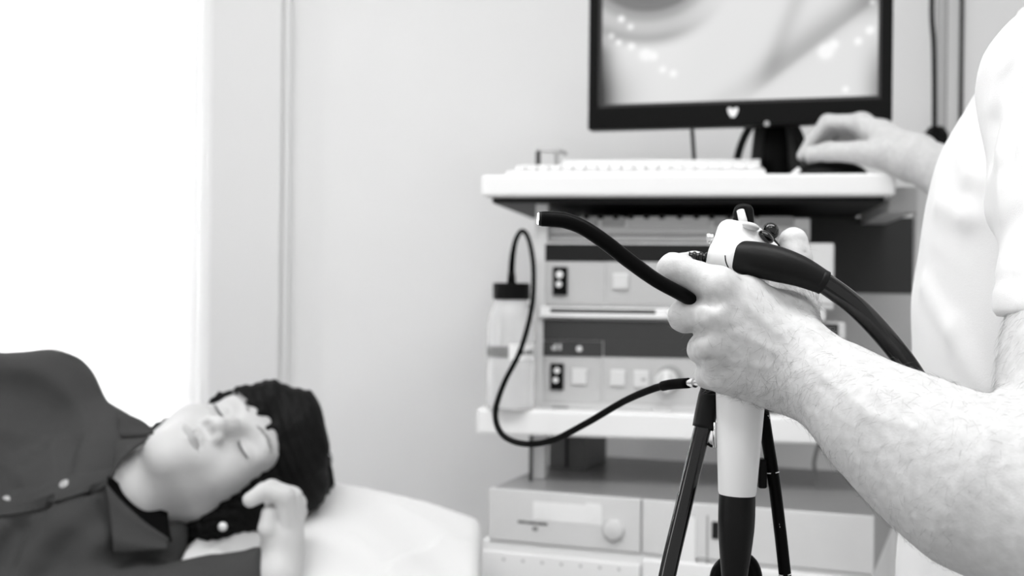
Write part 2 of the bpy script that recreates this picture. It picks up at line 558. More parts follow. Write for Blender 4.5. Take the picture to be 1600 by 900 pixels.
# ---- upper processor
VF = .05
def device(name, label, cat, x0, y0, x1, y1, v0=VF, v1=.39, m='pale_plastic', base_shift=0):
    u0, z1 = onp(CF, x0, y0, v0); u1, _ = onp(CF, x1, y1, v0); _, z0 = onp(CF, x0, y1, v0)
    t = thing(name, label, cat, frame=CF @ Matrix.Translation((u0, v0, z0)))
    MB().box(0, u1 - u0, 0, v1 - v0, 0, z1 - z0, .003).build('housing', M[m], t, True)
    return t, (u0, u1, z0, z1, v0)
def front(t, name, x0, y0, x1, y1, depth, m, bev=.001, label=None, parent=None, sink=.001):
    """a block proud of the device front by depth, placed by its outline"""
    Mx = worldm(t)
    mb = MB()
    u0, z1 = onp(Mx, x0, y0, -depth); u1, _ = onp(Mx, x1, y1, -depth); _, z0 = onp(Mx, x0, y1, -depth)
    mb.box(u0, u1, -depth, sink, min(z0, z1), max(z0, z1), bev)
    return mb.build(name, M[m], parent or t, True, label=label)
def dot(t, name, px, py, rpx, depth, m, n=20, parent=None, label=None, taper=1.0):
    Mx = worldm(t)
    u, z = onp(Mx, px, py, -depth)
    r = rpx / FPX * 1.8
    o = MB().tube([(u, .001, z), (u, -depth * .8, z), (u, -depth, z)], [r, r, r * taper * .92], n).build(name, M[m], parent or t, True, label=label)
    return edge_split(o)

proc, g1 = device('light_source', 'pale grey upper device with dark top band and black rocker switch', 'medical device', 849, 378, 1303, 478)
front(proc, 'display_band', 852, 381, 1262, 408, .002, 'deep_plastic', label='dark top band')
front(proc, 'front_panel', 852, 409, 946, 474, .0016, 'grey_plastic')
front(proc, 'front_panel', 948, 409, 1262, 475, .0016, 'grey_plastic')
sw = front(proc, 'rocker_switch', 864, 417, 886, 461, .006, 'black')
dot(proc, 'switch_dot', 874, 429, 6, .0075, 'paleprint', parent=sw); dot(proc, 'switch_dot', 873, 444, 5.2, .0075, 'paleprint', parent=sw)
front(proc, 'push_button', 957, 427, 982, 452, .006, 'pale_plastic', .002)
front(proc, 'side_cheek', 1268, 381, 1300, 474, .003, 'pale_plastic')

vid, g3 = device('slim_recorder', 'slim pale device with slotted top edge lying on the upper device', 'medical device', 836, 340, 1266, 376, v0=.07)
front(vid, 'front_lip', 850, 356, 1262, 365, .004, 'grey_plastic', .0015)
front(vid, 'front_groove', 846, 366, 1262, 369, .001, 'mid_plastic', 0)
front(vid, 'front_lip', 842, 370, 1262, 376, .005, 'pale_plastic', .0015)
xs = [905, 938, 978, 1018, 1060, 1102, 1150, 1190, 1230]
for x0, x1, m in ((858, 902, 'dark_plastic'), (908, 934, 'mid_plastic'), (940, 975, 'mid_plastic'), (981, 1108, 'grey_plastic'), (1115, 1180, 'mid_plastic'), (1186, 1240, 'mid_plastic')):
    front(vid, 'vent_block', x0, 338, x1, 354, .003, m, .001)
for x in (866, 890, 912, 935, 958, 982, 1006, 1030, 1058, 1084, 1108, 1135, 1160):
    front(vid, 'vent_slot', x, 335, x + 8, 342, .005, 'black', 0)

tray, g4 = device('slim_tray', 'thin white tray with a dark slot between the two front-panelled devices', 'medical device', 842, 479, 1290, 496, v0=.045, m='white_lam')
front(tray, 'slot', 860, 482, 1024, 488, .0015, 'dark_plastic', 0)
front(tray, 'front_edge', 844, 489, 1040, 495, .004, 'white_plastic', .001)

devb, g2 = device('processor', 'lower device with dark banded front, three square buttons and round knob', 'medical device', 846, 497, 1320, 636)
front(devb, 'display_band', 849, 499, 1310, 531, .002, 'dark_plastic', label='dark upper band')
front(devb, 'display_band', 849, 532, 941, 556, .0028, 'dark_plastic', label='dark lower band')
front(devb, 'display_band', 943, 532, 1310, 557, .0028, 'dark_plastic', label='dark lower band')
for x0 in (862, 866, 873): front(devb, 'display_mark', x0, 537 if x0 > 863 else 541, x0 + 4, 547, .0034, 'grey_plastic', 0)
dot(devb, 'indicator_lamp', 905, 545, 5, .004, 'pale_plastic')
front(devb, 'front_panel', 849, 558, 940, 628, .0018, 'grey_plastic')
front(devb, 'front_panel', 942, 558, 1310, 630, .0018, 'grey_plastic')
sw = front(devb, 'rocker_switch', 860, 568, 880, 609, .006, 'black')
dot(devb, 'switch_dot', 870, 579, 5, .0075, 'paleprint', parent=sw); dot(devb, 'switch_dot', 868, 594, 4.6, .0075, 'paleprint', parent=sw)
front(devb, 'push_button', 893, 576, 917, 601, .006, 'pale_plastic', .002)
front(devb, 'push_button', 953, 578, 977, 603, .006, 'pale_plastic', .002)
pb = front(devb, 'push_button', 990, 579, 1014, 605, .006, 'pale_plastic', .002)
front(devb, 'button_mark', 1002, 591, 1009, 595, .0066, 'mid_plastic', 0, parent=pb)
dot(devb, 'knob_ring', 1046, 592, 22, .003, 'mid_plastic', 28)
kn = dot(devb, 'knob', 1041, 596, 18, .016, 'pale_plastic', 28, taper=.9)
front(devb, 'knob_grip', 1037, 580, 1045, 612, .021, 'white_plastic', .002, parent=kn)
front(devb, 'base_skirt', 846, 637, 1300, 645, .001, 'black', 0, label='dark slit along the foot')
front(devb, 'latch', 1020, 636, 1050, 650, .006, 'grey_plastic', .002)
for x in (862, 1200): front(devb, 'foot', x, 636, x + 26, 644, .003, 'black', .001)

# ---- monitor
m0 = P(918, 203, 1.98); m1 = P(1394, 190, 1.845)
MF = frame2(m0, m1)
mon = thing('monitor', 'black flat monitor showing an endoscopic picture on the top shelf', 'monitor', frame=MF @ Matrix.Translation((0, 0, SHZ)))
MM = worldm(mon)
MWd = math.hypot(m1[0] - m0[0], m1[1] - m0[1])
uu, zz0 = onp(MM, 918, 203, 0); _, zz1 = onp(MM, 1155, 160, 0)
zz0 = onp(MM, 1155, 196.5, 0)[1]
us0 = onp(MM, 935, 100, 0)[0]; us1 = onp(MM, 1376, 100, 0)[0]
HT = .315
mb = MB()
mb.box(0, MWd, 0, .03, zz0, zz1, .003)
mb.box(0, us0, 0, .03, zz1 - .003, zz0 + HT, .003); mb.box(us1, MWd, 0, .03, zz1 - .003, zz0 + HT, .003)
mb.box(us0 - .003, us1 + .003, 0, .03, zz0 + HT - .018, zz0 + HT, .003)
mb.box(.01, MWd - .01, .012, .045, zz0 + .01, zz0 + HT - .01, .006)
mb.build('bezel', M['black'], mon, True)
mb = MB()
mb.box(us0, us1, .002, .012, zz1 - .001, zz1 + .004, 0); mb.box(us0 - .0005, us0 + .004, .002, .012, zz1, zz0 + HT - .016); mb.box(us1 - .004, us1 + .0005, .002, .012, zz1, zz0 + HT - .016)
mb.build('inner_frame', M['dark_plastic'], mon, True)
# the picture on the screen
GX, GY = 300, 200
zs0, zs1 = zz1 + .002, zz0 + HT - .017
gu = np.linspace(us0 + .002, us1 - .002, GX); gz = np.linspace(zs0, zs1, GY)
UU, ZZ = np.meshgrid(gu, gz, indexing='ij')
sx = 937 + (UU - us0) / (us1 - us0) * 436          # picture coordinates
sy = 160 - (ZZ - zs0) * (160 - 0) / max(1e-6, (onp(MM, 1155, 0, .008)[1] - zs0))
def sm(a, b, x):
    t = np.clip((x - a) / (b - a), 0, 1); return t * t * (3 - 2 * t)
L = np.full(sx.shape, .90)
rr = np.hypot((sx - 1018) / 1.15, sy + 75)
left = 1 - sm(1060, 1150, sx + .4 * sy)
prof = .40 + .20 * sm(78, 92, rr) + .14 * sm(92, 108, rr) - .10 * np.exp(-((rr - 128) / 9) ** 2) + .14 * sm(126, 150, rr)
prof = np.where(rr < 78, .36 + .06 * sm(50, 78, rr), prof)
L = L * (1 - left) + np.minimum(prof + .04, .92) * left
L -= .52 * np.exp(-((sx - 930) / 26) ** 2) * sm(30, 80, sy)
L -= .30 * np.exp(-((sx - 925) / 60) ** 2) * sm(60, 150, sy)
L -= .42 * np.exp(-((sx - 1382) / 26) ** 2) * sm(40, 150, sy)
s1 = (sx - 1400) * .595 + (sy + 20) * .80
L -= np.where(s1 < 0, .15 * np.exp(-(s1 / 30) ** 2), .15 * np.exp(-(s1 / 7) ** 2)) * sm(1150, 1230, sx)
s2 = (sx - 1250) * .93 + (sy) * .36
L -= .10 * np.exp(-(s2 / 14) ** 2) * (1 - sm(90, 150, sy))
s3 = (sx - 1150) * .55 + (sy - 150) * .83
L -= .06 * np.exp(-(s3 / 18) ** 2)
L -= .16 * sm(1300, 1380, sx) * (1 - sm(0, 60, sy))
for hx, hy, hr, ha in ((972, 19, 6, .5), (987, 33, 6, .3), (956, 46, 6, .35), (968, 57, 5, .4), (989, 64, 6, .35), (1012, 79, 10, .25), (1025, 82, 7, .25),
                       (1040, 104, 6, .2), (1057, 111, 6, .25), (1292, 86, 12, .35), (1304, 76, 8, .25), (1360, 14, 5, .4), (1357, 57, 6, .4), (1340, 73, 6, .3), (1322, 146, 5, .3)):
    L += .8 * ha * np.exp(-(((sx - hx) ** 2 + (sy - hy) ** 2) / (hr * .78) ** 2))
L = np.clip(L, .12, 1.0) ** 2.2
V = np.stack([UU, np.full(UU.shape, .0095), ZZ], -1).reshape(-1, 3)
ii = np.arange(GX * GY).reshape(GX, GY)
F = np.stack([ii[:-1, :-1], ii[1:, :-1], ii[1:, 1:], ii[:-1, 1:]], -1).reshape(-1, 4)
scr = mesh_obj('screen', V, F, M['screen'], mon, True)
at = scr.data.attributes.new('shade', 'FLOAT_COLOR', 'POINT')
at.data.foreach_set('color', np.repeat(np.stack([L.ravel()] * 3 + [np.ones(L.size)], 1), 1, 0).astype(np.float32).ravel())
# emblem, power button
ue, ze = onp(MM, 1145, 176, -.002)
k = .0085
shp = [(-1, .75), (-.55, 1), (0, .62), (.55, 1), (1, .75), (.8, -.05), (.38, -.8), (-.38, -.8), (-.8, -.05)]
ev = [(ue + a * k, -.002, ze + b * k) for a, b in shp] + [(ue + a * k, .001, ze + b * k) for a, b in shp]
nn = len(shp)
mesh_obj('emblem', ev, [list(range(nn))[::-1], list(range(nn, 2 * nn))] + [[i, (i + 1) % nn, nn + (i + 1) % nn, nn + i] for i in range(nn)], M['paleprint'], mon, True, label='small light emblem')
ub_, zb_ = onp(MM, 1198, 193, -.002)
edge_split(MB().tube([(ub_, .001, zb_), (ub_, -.002, zb_)], .0042, 16).build('power_button', M['mid_plastic'], mon, True))
# stand: base plate, rounded hollow neck
uc, _ = onp(MM, 1208, 235, .105)
mb = MB()
for sgn, R1 in ((-1, .062), (1, .056)):
    pts = [(uc + sgn * R1 * math.cos(a), .105, .006 + (zz0 + .03) * math.sin(a)) for a in np.linspace(0.03, math.pi / 2 * .98, 12)]
    mb.tube(pts, [.0065] * 12, 10)
mb.build('stand_arch', M['deep_plastic'], mon, True, smooth=True)
mb = MB(); mb.ell((uc + .004, .118, (zz0 + .03) * .52), (.028, .016, (zz0 + .03) * .515)); mb.build('stand_neck', M['black'], mon, True, smooth=True)
mb = MB(); mb.tube([(uc - .036, .112, .008), (uc - .026, .112, zz0 * .55), (uc - .02, .112, zz0 + .035)], [.012, .011, .01], 10)
mb.tube([(uc + .040, .112, .008), (uc + .034, .112, zz0 * .55), (uc + .026, .112, zz0 + .035)], [.013, .011, .01], 10)
mb.build('stand_rib', M['dark_plastic'], mon, True, smooth=True)
mb = MB(); mb.tube([(uc, .135, 0), (uc, .135, .006), (uc, .135, .009)], [.050, .050, .044], 40); mb.build('stand_base', M['black'], mon, True)
MB().box(uc - .03, uc + .03, .04, .125, zz0 + .025, zz0 + .075, .004).build('stand_arm', M['black'], mon, True)
tag(MB().tube(smooth_path([P(1080, 190, 2.06), P(1082, 210, 2.06), P(1084, 240, 2.06), P(1086, 268, 2.06), P(1090, 285, 2.07)]), .0034, 8).build('monitor_cable', M['black'], smooth=True),
    'short black cable hanging below the monitor behind the white keyboard', 'cable')

# ---- keyboard
k0 = onp(CF, 790, 271, .05)[0]; k1 = onp(CF, 1196, 271, .05)[0]
KF = CF @ Matrix.Translation((k0, .05, SHZ)) 
kb = thing('keyboard', 'white computer keyboard at the front of the top shelf', 'keyboard', frame=KF)
KW = k1 - k0
def wedge(x0, x1, prof):
    n = len(prof); v = [(x0, a, b) for a, b in prof] + [(x1, a, b) for a, b in prof]
    f = [list(range(n)), list(range(n, 2 * n))[::-1]] + [[i, n + i, n + (i + 1) % n, (i + 1) % n] for i in range(n)]
    return v, f
v, f = wedge(0, KW, [(0, 0), (0, .008), (.012, .012), (.125, .026), (.15, .032), (.15, 0)])
mesh_obj('case', v, f, M['white_plastic'], kb, True)
v, f = wedge(.075, KW - .004, [(.118, .024), (.122, .0395), (.152, .0415), (.156, .024)])
mesh_obj('rear_ledge', v, f, M['white_plastic'], kb, True)
km = MB().box(-.0078, .0078, -.0078, .0078, 0, .007, .0018, 1)
key0 = None
slope = math.atan2(.014, .113)
for r in range(5):
    for c in range(20):
        x = .02 + c * (KW - .04) / 19
        y = .022 + r * .0185
        z = .0125 + (y - .012) * math.tan(slope)
        if key0 is None:
            key0 = km.build('key', M['white_plastic'], kb, True); kk = key0
        else:
            kk = key0.copy(); COL.objects.link(kk)
        kk.parent = kb; kk.location = (x, y, z); kk.rotation_euler = (slope, 0, 0)
# small metal hinge / cup stand at left rear
hb = thing('metal_bracket', 'small dark metal bracket with two legs behind the keyboard', 'bracket', P(858, 262, 2.06))
mb = MB()
a = P(840, 234, 2.04); b_ = P(872, 235, 2.04); c_ = P(884, 240, 2.12)
mb.tube([a, b_, c_], [.0035] * 3, 8); mb.build('top_bar', M['greymetal'], hb)
zt_ = SHZ
for q, nm in ((P(841, 236, 2.04), 1), (P(869, 238, 2.04), 2)):
    MB().tube([q, (q[0], q[1], zt_)], .0042 if nm == 1 else .0035, 8).build('leg', M['dark_plastic'] if nm == 1 else M['greymetal'], hb)

# ---- mouse
mq = P(1298, 262, 1.845)
MSF = Matrix.Translation((mq[0], mq[1], SHZ)) @ Matrix.Rotation(math.radians(-8), 4, 'Z')
ms = thing('computer_mouse', 'black computer mouse under the hand on the top shelf', 'mouse', frame=MSF)
def half_ell(cx, rx, ry, rz, nu=28, nv=8):
    vs = []; fs = []
    for j in range(nv + 1):
        ph = math.pi / 2 * j / nv
        for i in range(nu):
            th = 2 * math.pi * i / nu
            vs.append((cx + rx * math.sin(ph) * math.cos(th), ry * math.sin(ph) * math.sin(th), rz * (math.cos(ph)) ** .8))
    for j in range(nv):
        for i in range(nu):
            i2 = (i + 1) % nu; fs.append([j * nu + i, (j + 1) * nu + i, (j + 1) * nu + i2, j * nu + i2])
    fs.append([nv * nu + i for i in range(nu)][::-1])
    return vs, fs
v, f = half_ell(0, .056, .031, .027)
mesh_obj('shell', v, f, M['black'], ms, True, smooth=True)
MB().tube([(-.059, -.012, .003), (-.047, -.014, .0135)], [.0042, .0038], 10).build('side_button', M['white_plastic'], ms, True, smooth=True, label='light silver button')

# ---- water bottle on the middle shelf
bp = P(798, 560, 1.86)
_, bz = onp(CF, 798, 642, .08)
bt = thing('water_bottle', 'translucent white water bottle with black screw cap on the middle shelf', 'bottle', (bp[0], bp[1], mz1))
def bz_(py): return P(798, py, 1.86)[2]
H = [(638, .0), (636, .033), (628, .0365), (515, .0365), (498, .035), (484, .030), (472, .0255), (466, .025)]
c = np.array([bp[0], bp[1], 0])
mz = [max(mz1 + .0005, bz_(y)) for y, r in H]
mz[0] = mz1 + .0005
mb = MB().tube([(c[0], c[1], z) for z in [mz1 + .0005, mz1 + .002] + mz[2:]], [.033, .036] + [r for y, r in H[2:]], 32, cap=True)
edge_split(mb.build('body', M['bottle'], bt), 50)
MB().tube([(c[0], c[1], bz_(468)), (c[0], c[1], bz_(466)), (c[0], c[1], bz_(444)), (c[0], c[1], bz_(442))], [.0275, .0285, .0285, .027], 32).build('cap', M['black'], bt)
MB().tube([(c[0], c[1], bz_(443)), (c[0], c[1], bz_(430)), (c[0], c[1], bz_(424))], [.007, .006, .005], 16).build('cap_nozzle', M['black'], bt, smooth=True)
def arc_band(cx, cy, r, a0, a1, z0, z1, n=16):
    v = []; f = []
    for i in range(n + 1):
        a = math.radians(a0 + (a1 - a0) * i / n)
        for rr_ in (r, r + .0006):
            for z in (z0, z1): v.append((cx + rr_ * math.cos(a), cy + rr_ * math.sin(a), z))
    for i in range(n):
        b4 = i * 4; n4 = b4 + 4
        f += [[b4 + 2, n4 + 2, n4 + 3, b4 + 3], [b4, b4 + 1, n4 + 1, n4], [b4 + 1, b4 + 3, n4 + 3, n4 + 1], [b4, n4, n4 + 2, b4 + 2]]
    return v, f
v, f = arc_band(c[0], c[1], .0366, 178, 264, bz_(557), bz_(540))
mesh_obj('label_strip', v, f, M['label_grey'], bt, label='grey label strip')
v, f = arc_band(c[0], c[1], .0366, 266, 345, bz_(560), bz_(536))
lb = mesh_obj('label_panel', v, f, M['paleprint'], bt)
for a0 in (296, 306, 316, 326):
    v, f = arc_band(c[0], c[1], .0372, a0, a0 + 6, bz_(552), bz_(546), 3)
    mesh_obj('label_mark', v, f, M['dark_plastic'], lb)

# ---- lower units
d0 = P(764, 770, 1.80); d1 = P(1366, 802, 1.60)
DF = frame2(d0, d1)
low = thing('lower_device', 'wide pale device with grey lid and round button under the middle shelf', 'medical device', frame=DF)
ut = math.hypot(d1[0] - d0[0], d1[1] - d0[1])
z1a = .5 * (onp(DF, 770, 768, 0)[1] + onp(DF, 1362, 801, 0)[1]); z0a = .5 * (onp(DF, 770, 850, 0)[1] + onp(DF, 1362, 890, 0)[1])
for o_ in (low,):
    pass
DV = .40
MB().box(0, ut, .006, DV, z0a, z1a - .004, .003).build('housing', M['mid_plastic'], low, True)
MB().box(.002, ut - .002, .004, DV, z1a - .004, z1a, .001).build('lid', M['top_metal'], low, True, label='grey metal lid')
us = onp(DF, 1002, 800, 0)[0]
MB().box(0, us - .0012, 0, .007, z0a, z1a, .0015).build('front_panel', M['pale_plastic'], low, True)
MB().box(us + .0012, ut, 0, .007, z0a, z1a, .0015).build('front_panel', M['pale_plastic'], low, True)
dot(low, 'round_button', 957, 829, 15, .008, 'pale_plastic', 28, taper=.85)
dot(low, 'button_ring', 957, 829, 17, .0015, 'grey_plastic', 28)
st = front(low, 'sticker', 833, 783, 940, 812, .0006, 'white_lam', 0, sink=.0)
front(low, 'sticker_panel', 915, 786, 938, 812, .001, 'paleprint', 0, parent=st); front(low, 'sticker_panel', 833, 792, 852, 808, .001, 'paleprint', 0, parent=st)
for x0, x1, y in ((809, 822, 815), (823, 838, 816.5), (839, 855, 818)):
    front(low, 'printed_mark', x0, y - 2, x1, y + 2, .0005, 'print', 0)
front(low, 'printed_mark', 832, 823, 840, 829, .0005, 'label_grey', 0)
front(low, 'small_port', 1112, 815, 1123, 842, .002, 'deep_plastic', .001)
front(low, 'panel_groove', 1082, 805, 1084, 890, .0006, 'mid_plastic', 0); front(low, 'panel_groove', 1104, 805, 1106, 890, .0006, 'mid_plastic', 0)
front(low, 'paper_slip', 1063, 806, 1086, 880, .002, 'paleprint', 0)
und = thing('drawer_unit', 'white unit with a row of tiny marks directly below the wide pale device', 'drawer unit', frame=DF @ Matrix.Translation((0, 0, .28)))
MB().box(-.012, ut, .004, DV, 0, z0a - .28 - .0005, .003).build('housing', M['white_lam'], und, True)
Mx = worldm(und)
front(und, 'drawer', 752, 858, 998, 1040, .004, 'white_plastic', .003); front(und, 'drawer', 1003, 872, 1360, 1040, .004, 'white_plastic', .003)
for i in range(7):
    x = 785 + i * 30
    front(und, 'tiny_mark', x, 872 + i * 2.6, x + 4, 876 + i * 2.6, .0046, 'grey_plastic', 0)
# dark box standing on the lid, seen below the middle shelf at left
bx = thing('dark_box', 'dark grey box standing in the gap below the middle shelf at left', 'box', frame=DF @ Matrix.Translation((onp(DF, 857, 735, .22)[0], .22, z1a)))
ubw = onp(DF, 914, 735, .22)[0] - onp(DF, 857, 735, .22)[0]
MB().box(0, ubw, 0, .12, 0, mz0 - z1a - .003, .002).build('case', M['box_grey'], bx, True)
MB().box(ubw * .48, ubw * .53, -.002, .001, .004, mz0 - z1a - .008).build('front_seam', M['black'], bx, True)
tag(MB().tube(smooth_path([P(1282, 690, 1.9), P(1276, 705, 1.9), P(1272, 725, 1.9), P(1275, 740, 1.88), P(1279, 762, 1.84)]), .003, 8).build('grey_lead', M['mid_plastic'], smooth=True),
    'thin grey lead dropping onto the grey lid behind the forearm', 'cable')

# ---- black tube from the bottle to the endoscope
wt = thing('water_tube', 'thin black tube looping from the bottle cap to the endoscope', 'tube', P(800, 430, 1.86))
tp = [(799, 428, 1.86), (801, 400, 1.86), (806, 375, 1.855), (815, 361, 1.85), (824, 369, 1.84), (831, 395, 1.82), (834, 430, 1.80), (831, 480, 1.74), (814, 545, 1.66), (787, 600, 1.56),
      (774, 645, 1.46), (784, 678, 1.38), (815, 693, 1.30), (860, 689, 1.22), (915, 662, 1.13), (975, 627, 1.04), (1022, 607, .97), (1045, 602, .94)]
MB().tube(smooth_path(Pl(tp), 8), smooth_rad([.0050, .0045, .0038, .0036, .0036, .0036, .0036, .0036, .0036, .0036, .0035, .0034, .0033, .0032, .0031, .0030, .0030, .0030], 8), 12).build('hose', M['black_dull'], wt, smooth=True)
MB().tube(smooth_path(Pl([(1036, 603, .95), (1050, 600.5, .935), (1076, 598.5, .915)]), 6), .0040, 14).build('hose_sleeve', M['black_dull'], wt, smooth=True)
a = P(1074, 598.5, .916); b = P(1098, 597.5, .90)
mb = MB().tube([a, a + (b - a) * .3, a + (b - a) * .32, a + (b - a) * .5, a + (b - a) * .52, b], [.0028, .0028, .0038, .0038, .0026, .0026], 16)
edge_split(mb.build('connector', M['metal'], wt), 30)
#SECTION_COUCH
# ------------------------------------------------------------------ examination couch, pillow
BX = -.040                                   # right end of the couch
couch = thing('examination_couch', 'white examination couch along the left, covered with a paper sheet', 'couch', (-1.0, 1.40, 0))
BZ = .76
MB().box(-2.0, BX - .01, 1.13, 1.765, BZ - .10, BZ - .005, .02, 3).build('mattress', M['couch'], couch)
MB().box(-1.96, BX - .04, 1.16, 1.73, BZ - .17, BZ - .10, .004).build('frame', M['greymetal'], couch)
for x in (-1.85, -.16):
    for y in (1.20, 1.70): MB().box(x - .02, x + .02, y - .02, y + .02, 0, BZ - .17, .003).build('leg', M['greymetal'], couch)
sheet_v = []; sheet_f = []
nx_, ny_ = 120, 50
for i in range(nx_ + 1):
    for j in range(ny_ + 1):
        x = -2.003 + (BX - .006 + 2.003) * i / nx_; y = 1.124 + .647 * j / ny_
        z = BZ - .003 + .0022 * math.sin(x * 31 + 5 * math.sin(y * 9)) * math.sin(y * 27) + .002
        if j in (0, ny_): z -= .10
        if i == nx_: z -= .08
        sheet_v.append((x, y, z))
for i in range(nx_):
    for j in range(ny_):
        a = i * (ny_ + 1) + j; sheet_f.append([a, a + ny_ + 1, a + ny_ + 2, a + 1])
mesh_obj('paper_sheet', sheet_v, sheet_f, M['paper'], couch, smooth=True)

# pillow: soft wedge with creases in its paper cover
def crease(q, a, b, w, dep):
    a = np.array(a); b = np.array(b); ba = b - a; L = ba @ ba
    pa = q - a; t = np.clip((pa @ ba) / L, 0, 1)
    e = pa - t[:, None] * ba
    sgn = e[:, 0] * ba[1] - e[:, 1] * ba[0]
    dd = np.sqrt((e ** 2).sum(1))
    return dep * np.where(sgn > 0, np.exp(-dd / w), np.exp(-dd / (w * .25)))
ZB = P(560, 766, 1.74)[2]; ZR = P(750, 818, 1.74)[2]
PS = .37                                         # fall of the pillow towards the front
def pillow_top(x, y):
    return ZB - PS * (1.72 - y) - (ZB - ZR) * sm(-.25, -.03, x) * .95
def pillow_f(q, _=None):
    x, y, z = q[:, 0], q[:, 1], q[:, 2]
    cx, cy = (BX - .425) / 2, 1.50
    hx, hy = (BX + .425) / 2, .255
    top = pillow_top(x, y)
    top = top + .0040 * np.sin(x * 34 + 3 * np.sin(y * 12)) * np.sin(y * 21 + x * 9)
    q2 = q[:, :2]
    for (a, b, w, dp) in PCR: top = top + crease(q2, a, b, w, dp)
    zc = (BZ + .004 + top) / 2; hz = (top - BZ - .004) / 2
    r = .016
    dx = np.abs(x - cx) - (hx - r); dy = np.abs(y - cy) - (hy - r); dz = np.abs(z - zc) - (hz - r)
    o = np.sqrt(np.maximum(dx, 0) ** 2 + np.maximum(dy, 0) ** 2 + np.maximum(dz, 0) ** 2)
    return ((o + np.minimum(np.maximum(dx, np.maximum(dy, dz)), 0) - r) * .93).astype(np.float32)
def plp(px, py):           # pixel on the pillow's sloping top
    r = RAY(px, py); t = 1.5
    for _ in range(40):
        p = CO + r * t
        t += (p[2] - pillow_top(np.array([p[0]]), np.array([p[1]]))[0]) * .8
    return (CO + r * t)[:2]
PCR = [(plp(605, 893), plp(690, 848), .016, .009), (plp(690, 848), plp(745, 850), .014, .006), (plp(500, 815), plp(590, 870), .02, .004),
       (plp(620, 790), plp(700, 830), .02, .004), (plp(285, 880), plp(330, 825), .012, .009), (plp(325, 870), plp(385, 825), .018, .007)]
Vp, Fp = sdf_mesh(lambda q: pillow_f(q), (-.66, 1.20, BZ - .01), (BX + .03, 1.80, ZB + .06), .006)
pil = thing('pillow', 'white paper covered pillow under the head of the lying person', 'pillow', (-.30, 1.50, BZ))
mesh_obj('cover', Vp, Fp, M['paper'], pil, smooth=True)

# ------------------------------------------------------------------ a head, in its own frame: x to its side, y forward, z up, eyes at z = 0
def head_sdf(neck_to=None, female=True):
    s = SDF()
    s.ell((0, -.018, .030), (.074, .094, .088), k=.01)
    s.ell((0, .022, -.040), (.058, .066, .078), k=.03)
    s.ell((0, .072, .030), (.052, .022, .036), k=.04)
    for e in (-1, 1):
        s.cone((e * .054, -.006, -.050), (e * .012, .066, -.098), .015, .014, k=.03)
        s.ell((e * .040, .058, -.036), (.024, .024, .026), k=.03)
    s.ell((0, .074, -.100), (.019, .016, .017), k=.025)
    s.ell((0, .078, -.066), (.030, .016, .022), k=.025)
    s.cone((-.034, .079, .018), (.034, .079, .018), .010, .010, k=.02)
    for e in (-1, 1): s.ell((e * .032, .098, -.001), (.019, .017, .0125), k=.018, sub=True)
    s.chain([((0, .088, .008), .0075), ((0, .099, -.018), .0088), ((0, .108, -.036), .0108)], k=.012)
    for e in (-1, 1): s.ell((e * .0125, .097, -.041), (.0085, .0105, .0085), k=.007)
    for e in (-1, 1): s.ell((e * .0070, .103, -.0495), (.0050, .0065, .0055), k=.003, sub=True)
    for e in (-1, 1):
        s.ell((e * .032, .0725, -.0015), (.0150, .0135, .0125), k=.006)
    # lips
    s.chain([((-.022, .083, -.0690), .0030), ((-.006, .0935, -.0655), .0055), ((.006, .0935, -.0655), .0055), ((.022, .083, -.0690), .0030)], k=.006)
    s.chain([((-.020, .083, -.0715), .0035), ((0, .0915, -.0765), .0072), ((.020, .083, -.0715), .0035)], k=.006)
    s.chain([((-.024, .0875, -.0700), .0018), ((-.008, .0985, -.0705), .0026), ((.008, .0985, -.0705), .0026), ((.024, .0875, -.0700), .0018)], k=.002)
    s.p[-3:] = [(p[:6] + (True,)) for p in s.p[-3:]]
    # ears
    for e in (-1, 1):
        a = math.radians(18 * e)
        R = np.array([[math.cos(a), math.sin(a), 0], [-math.sin(a), math.cos(a), 0], [0, 0, 1]])
        s.ell((e * .0775, -.014, -.006), (.0075, .017, .031), R, k=.008)
        s.ell((e * .0850, -.008, -.002), (.006, .009, .017), R, k=.006, sub=True)
        s.ell((e * .0735, -.006, -.032), (.0055, .008, .009), k=.008)
    return s
def in_frame(s, R, c, scale=1.0):
    """the SDF s, defined in a local frame whose axes are the rows of R, evaluated at world points"""
    R = np.array(R, np.float32); c = np.array(c, np.float32)
    return lambda q: s((((q - c) @ R.T) / scale).astype(np.float32)) * scale
def smin(a, b, k):
    h = np.maximum(k - np.abs(a - b), 0) / k
    return np.minimum(a, b) - h * h * k * .25
def orth(F, U):
    F = np.array(F, float); U = np.array(U, float)
    F /= np.linalg.norm(F); U = U - F * (U @ F); U /= np.linalg.norm(U)
    X = np.cross(F, U)
    return np.stack([X, F, U])          # rows: x (its own right), y forward, z up
def c2w(v): return CM3 @ np.array(v, float)      # camera axes (right, up, towards viewer) -> world

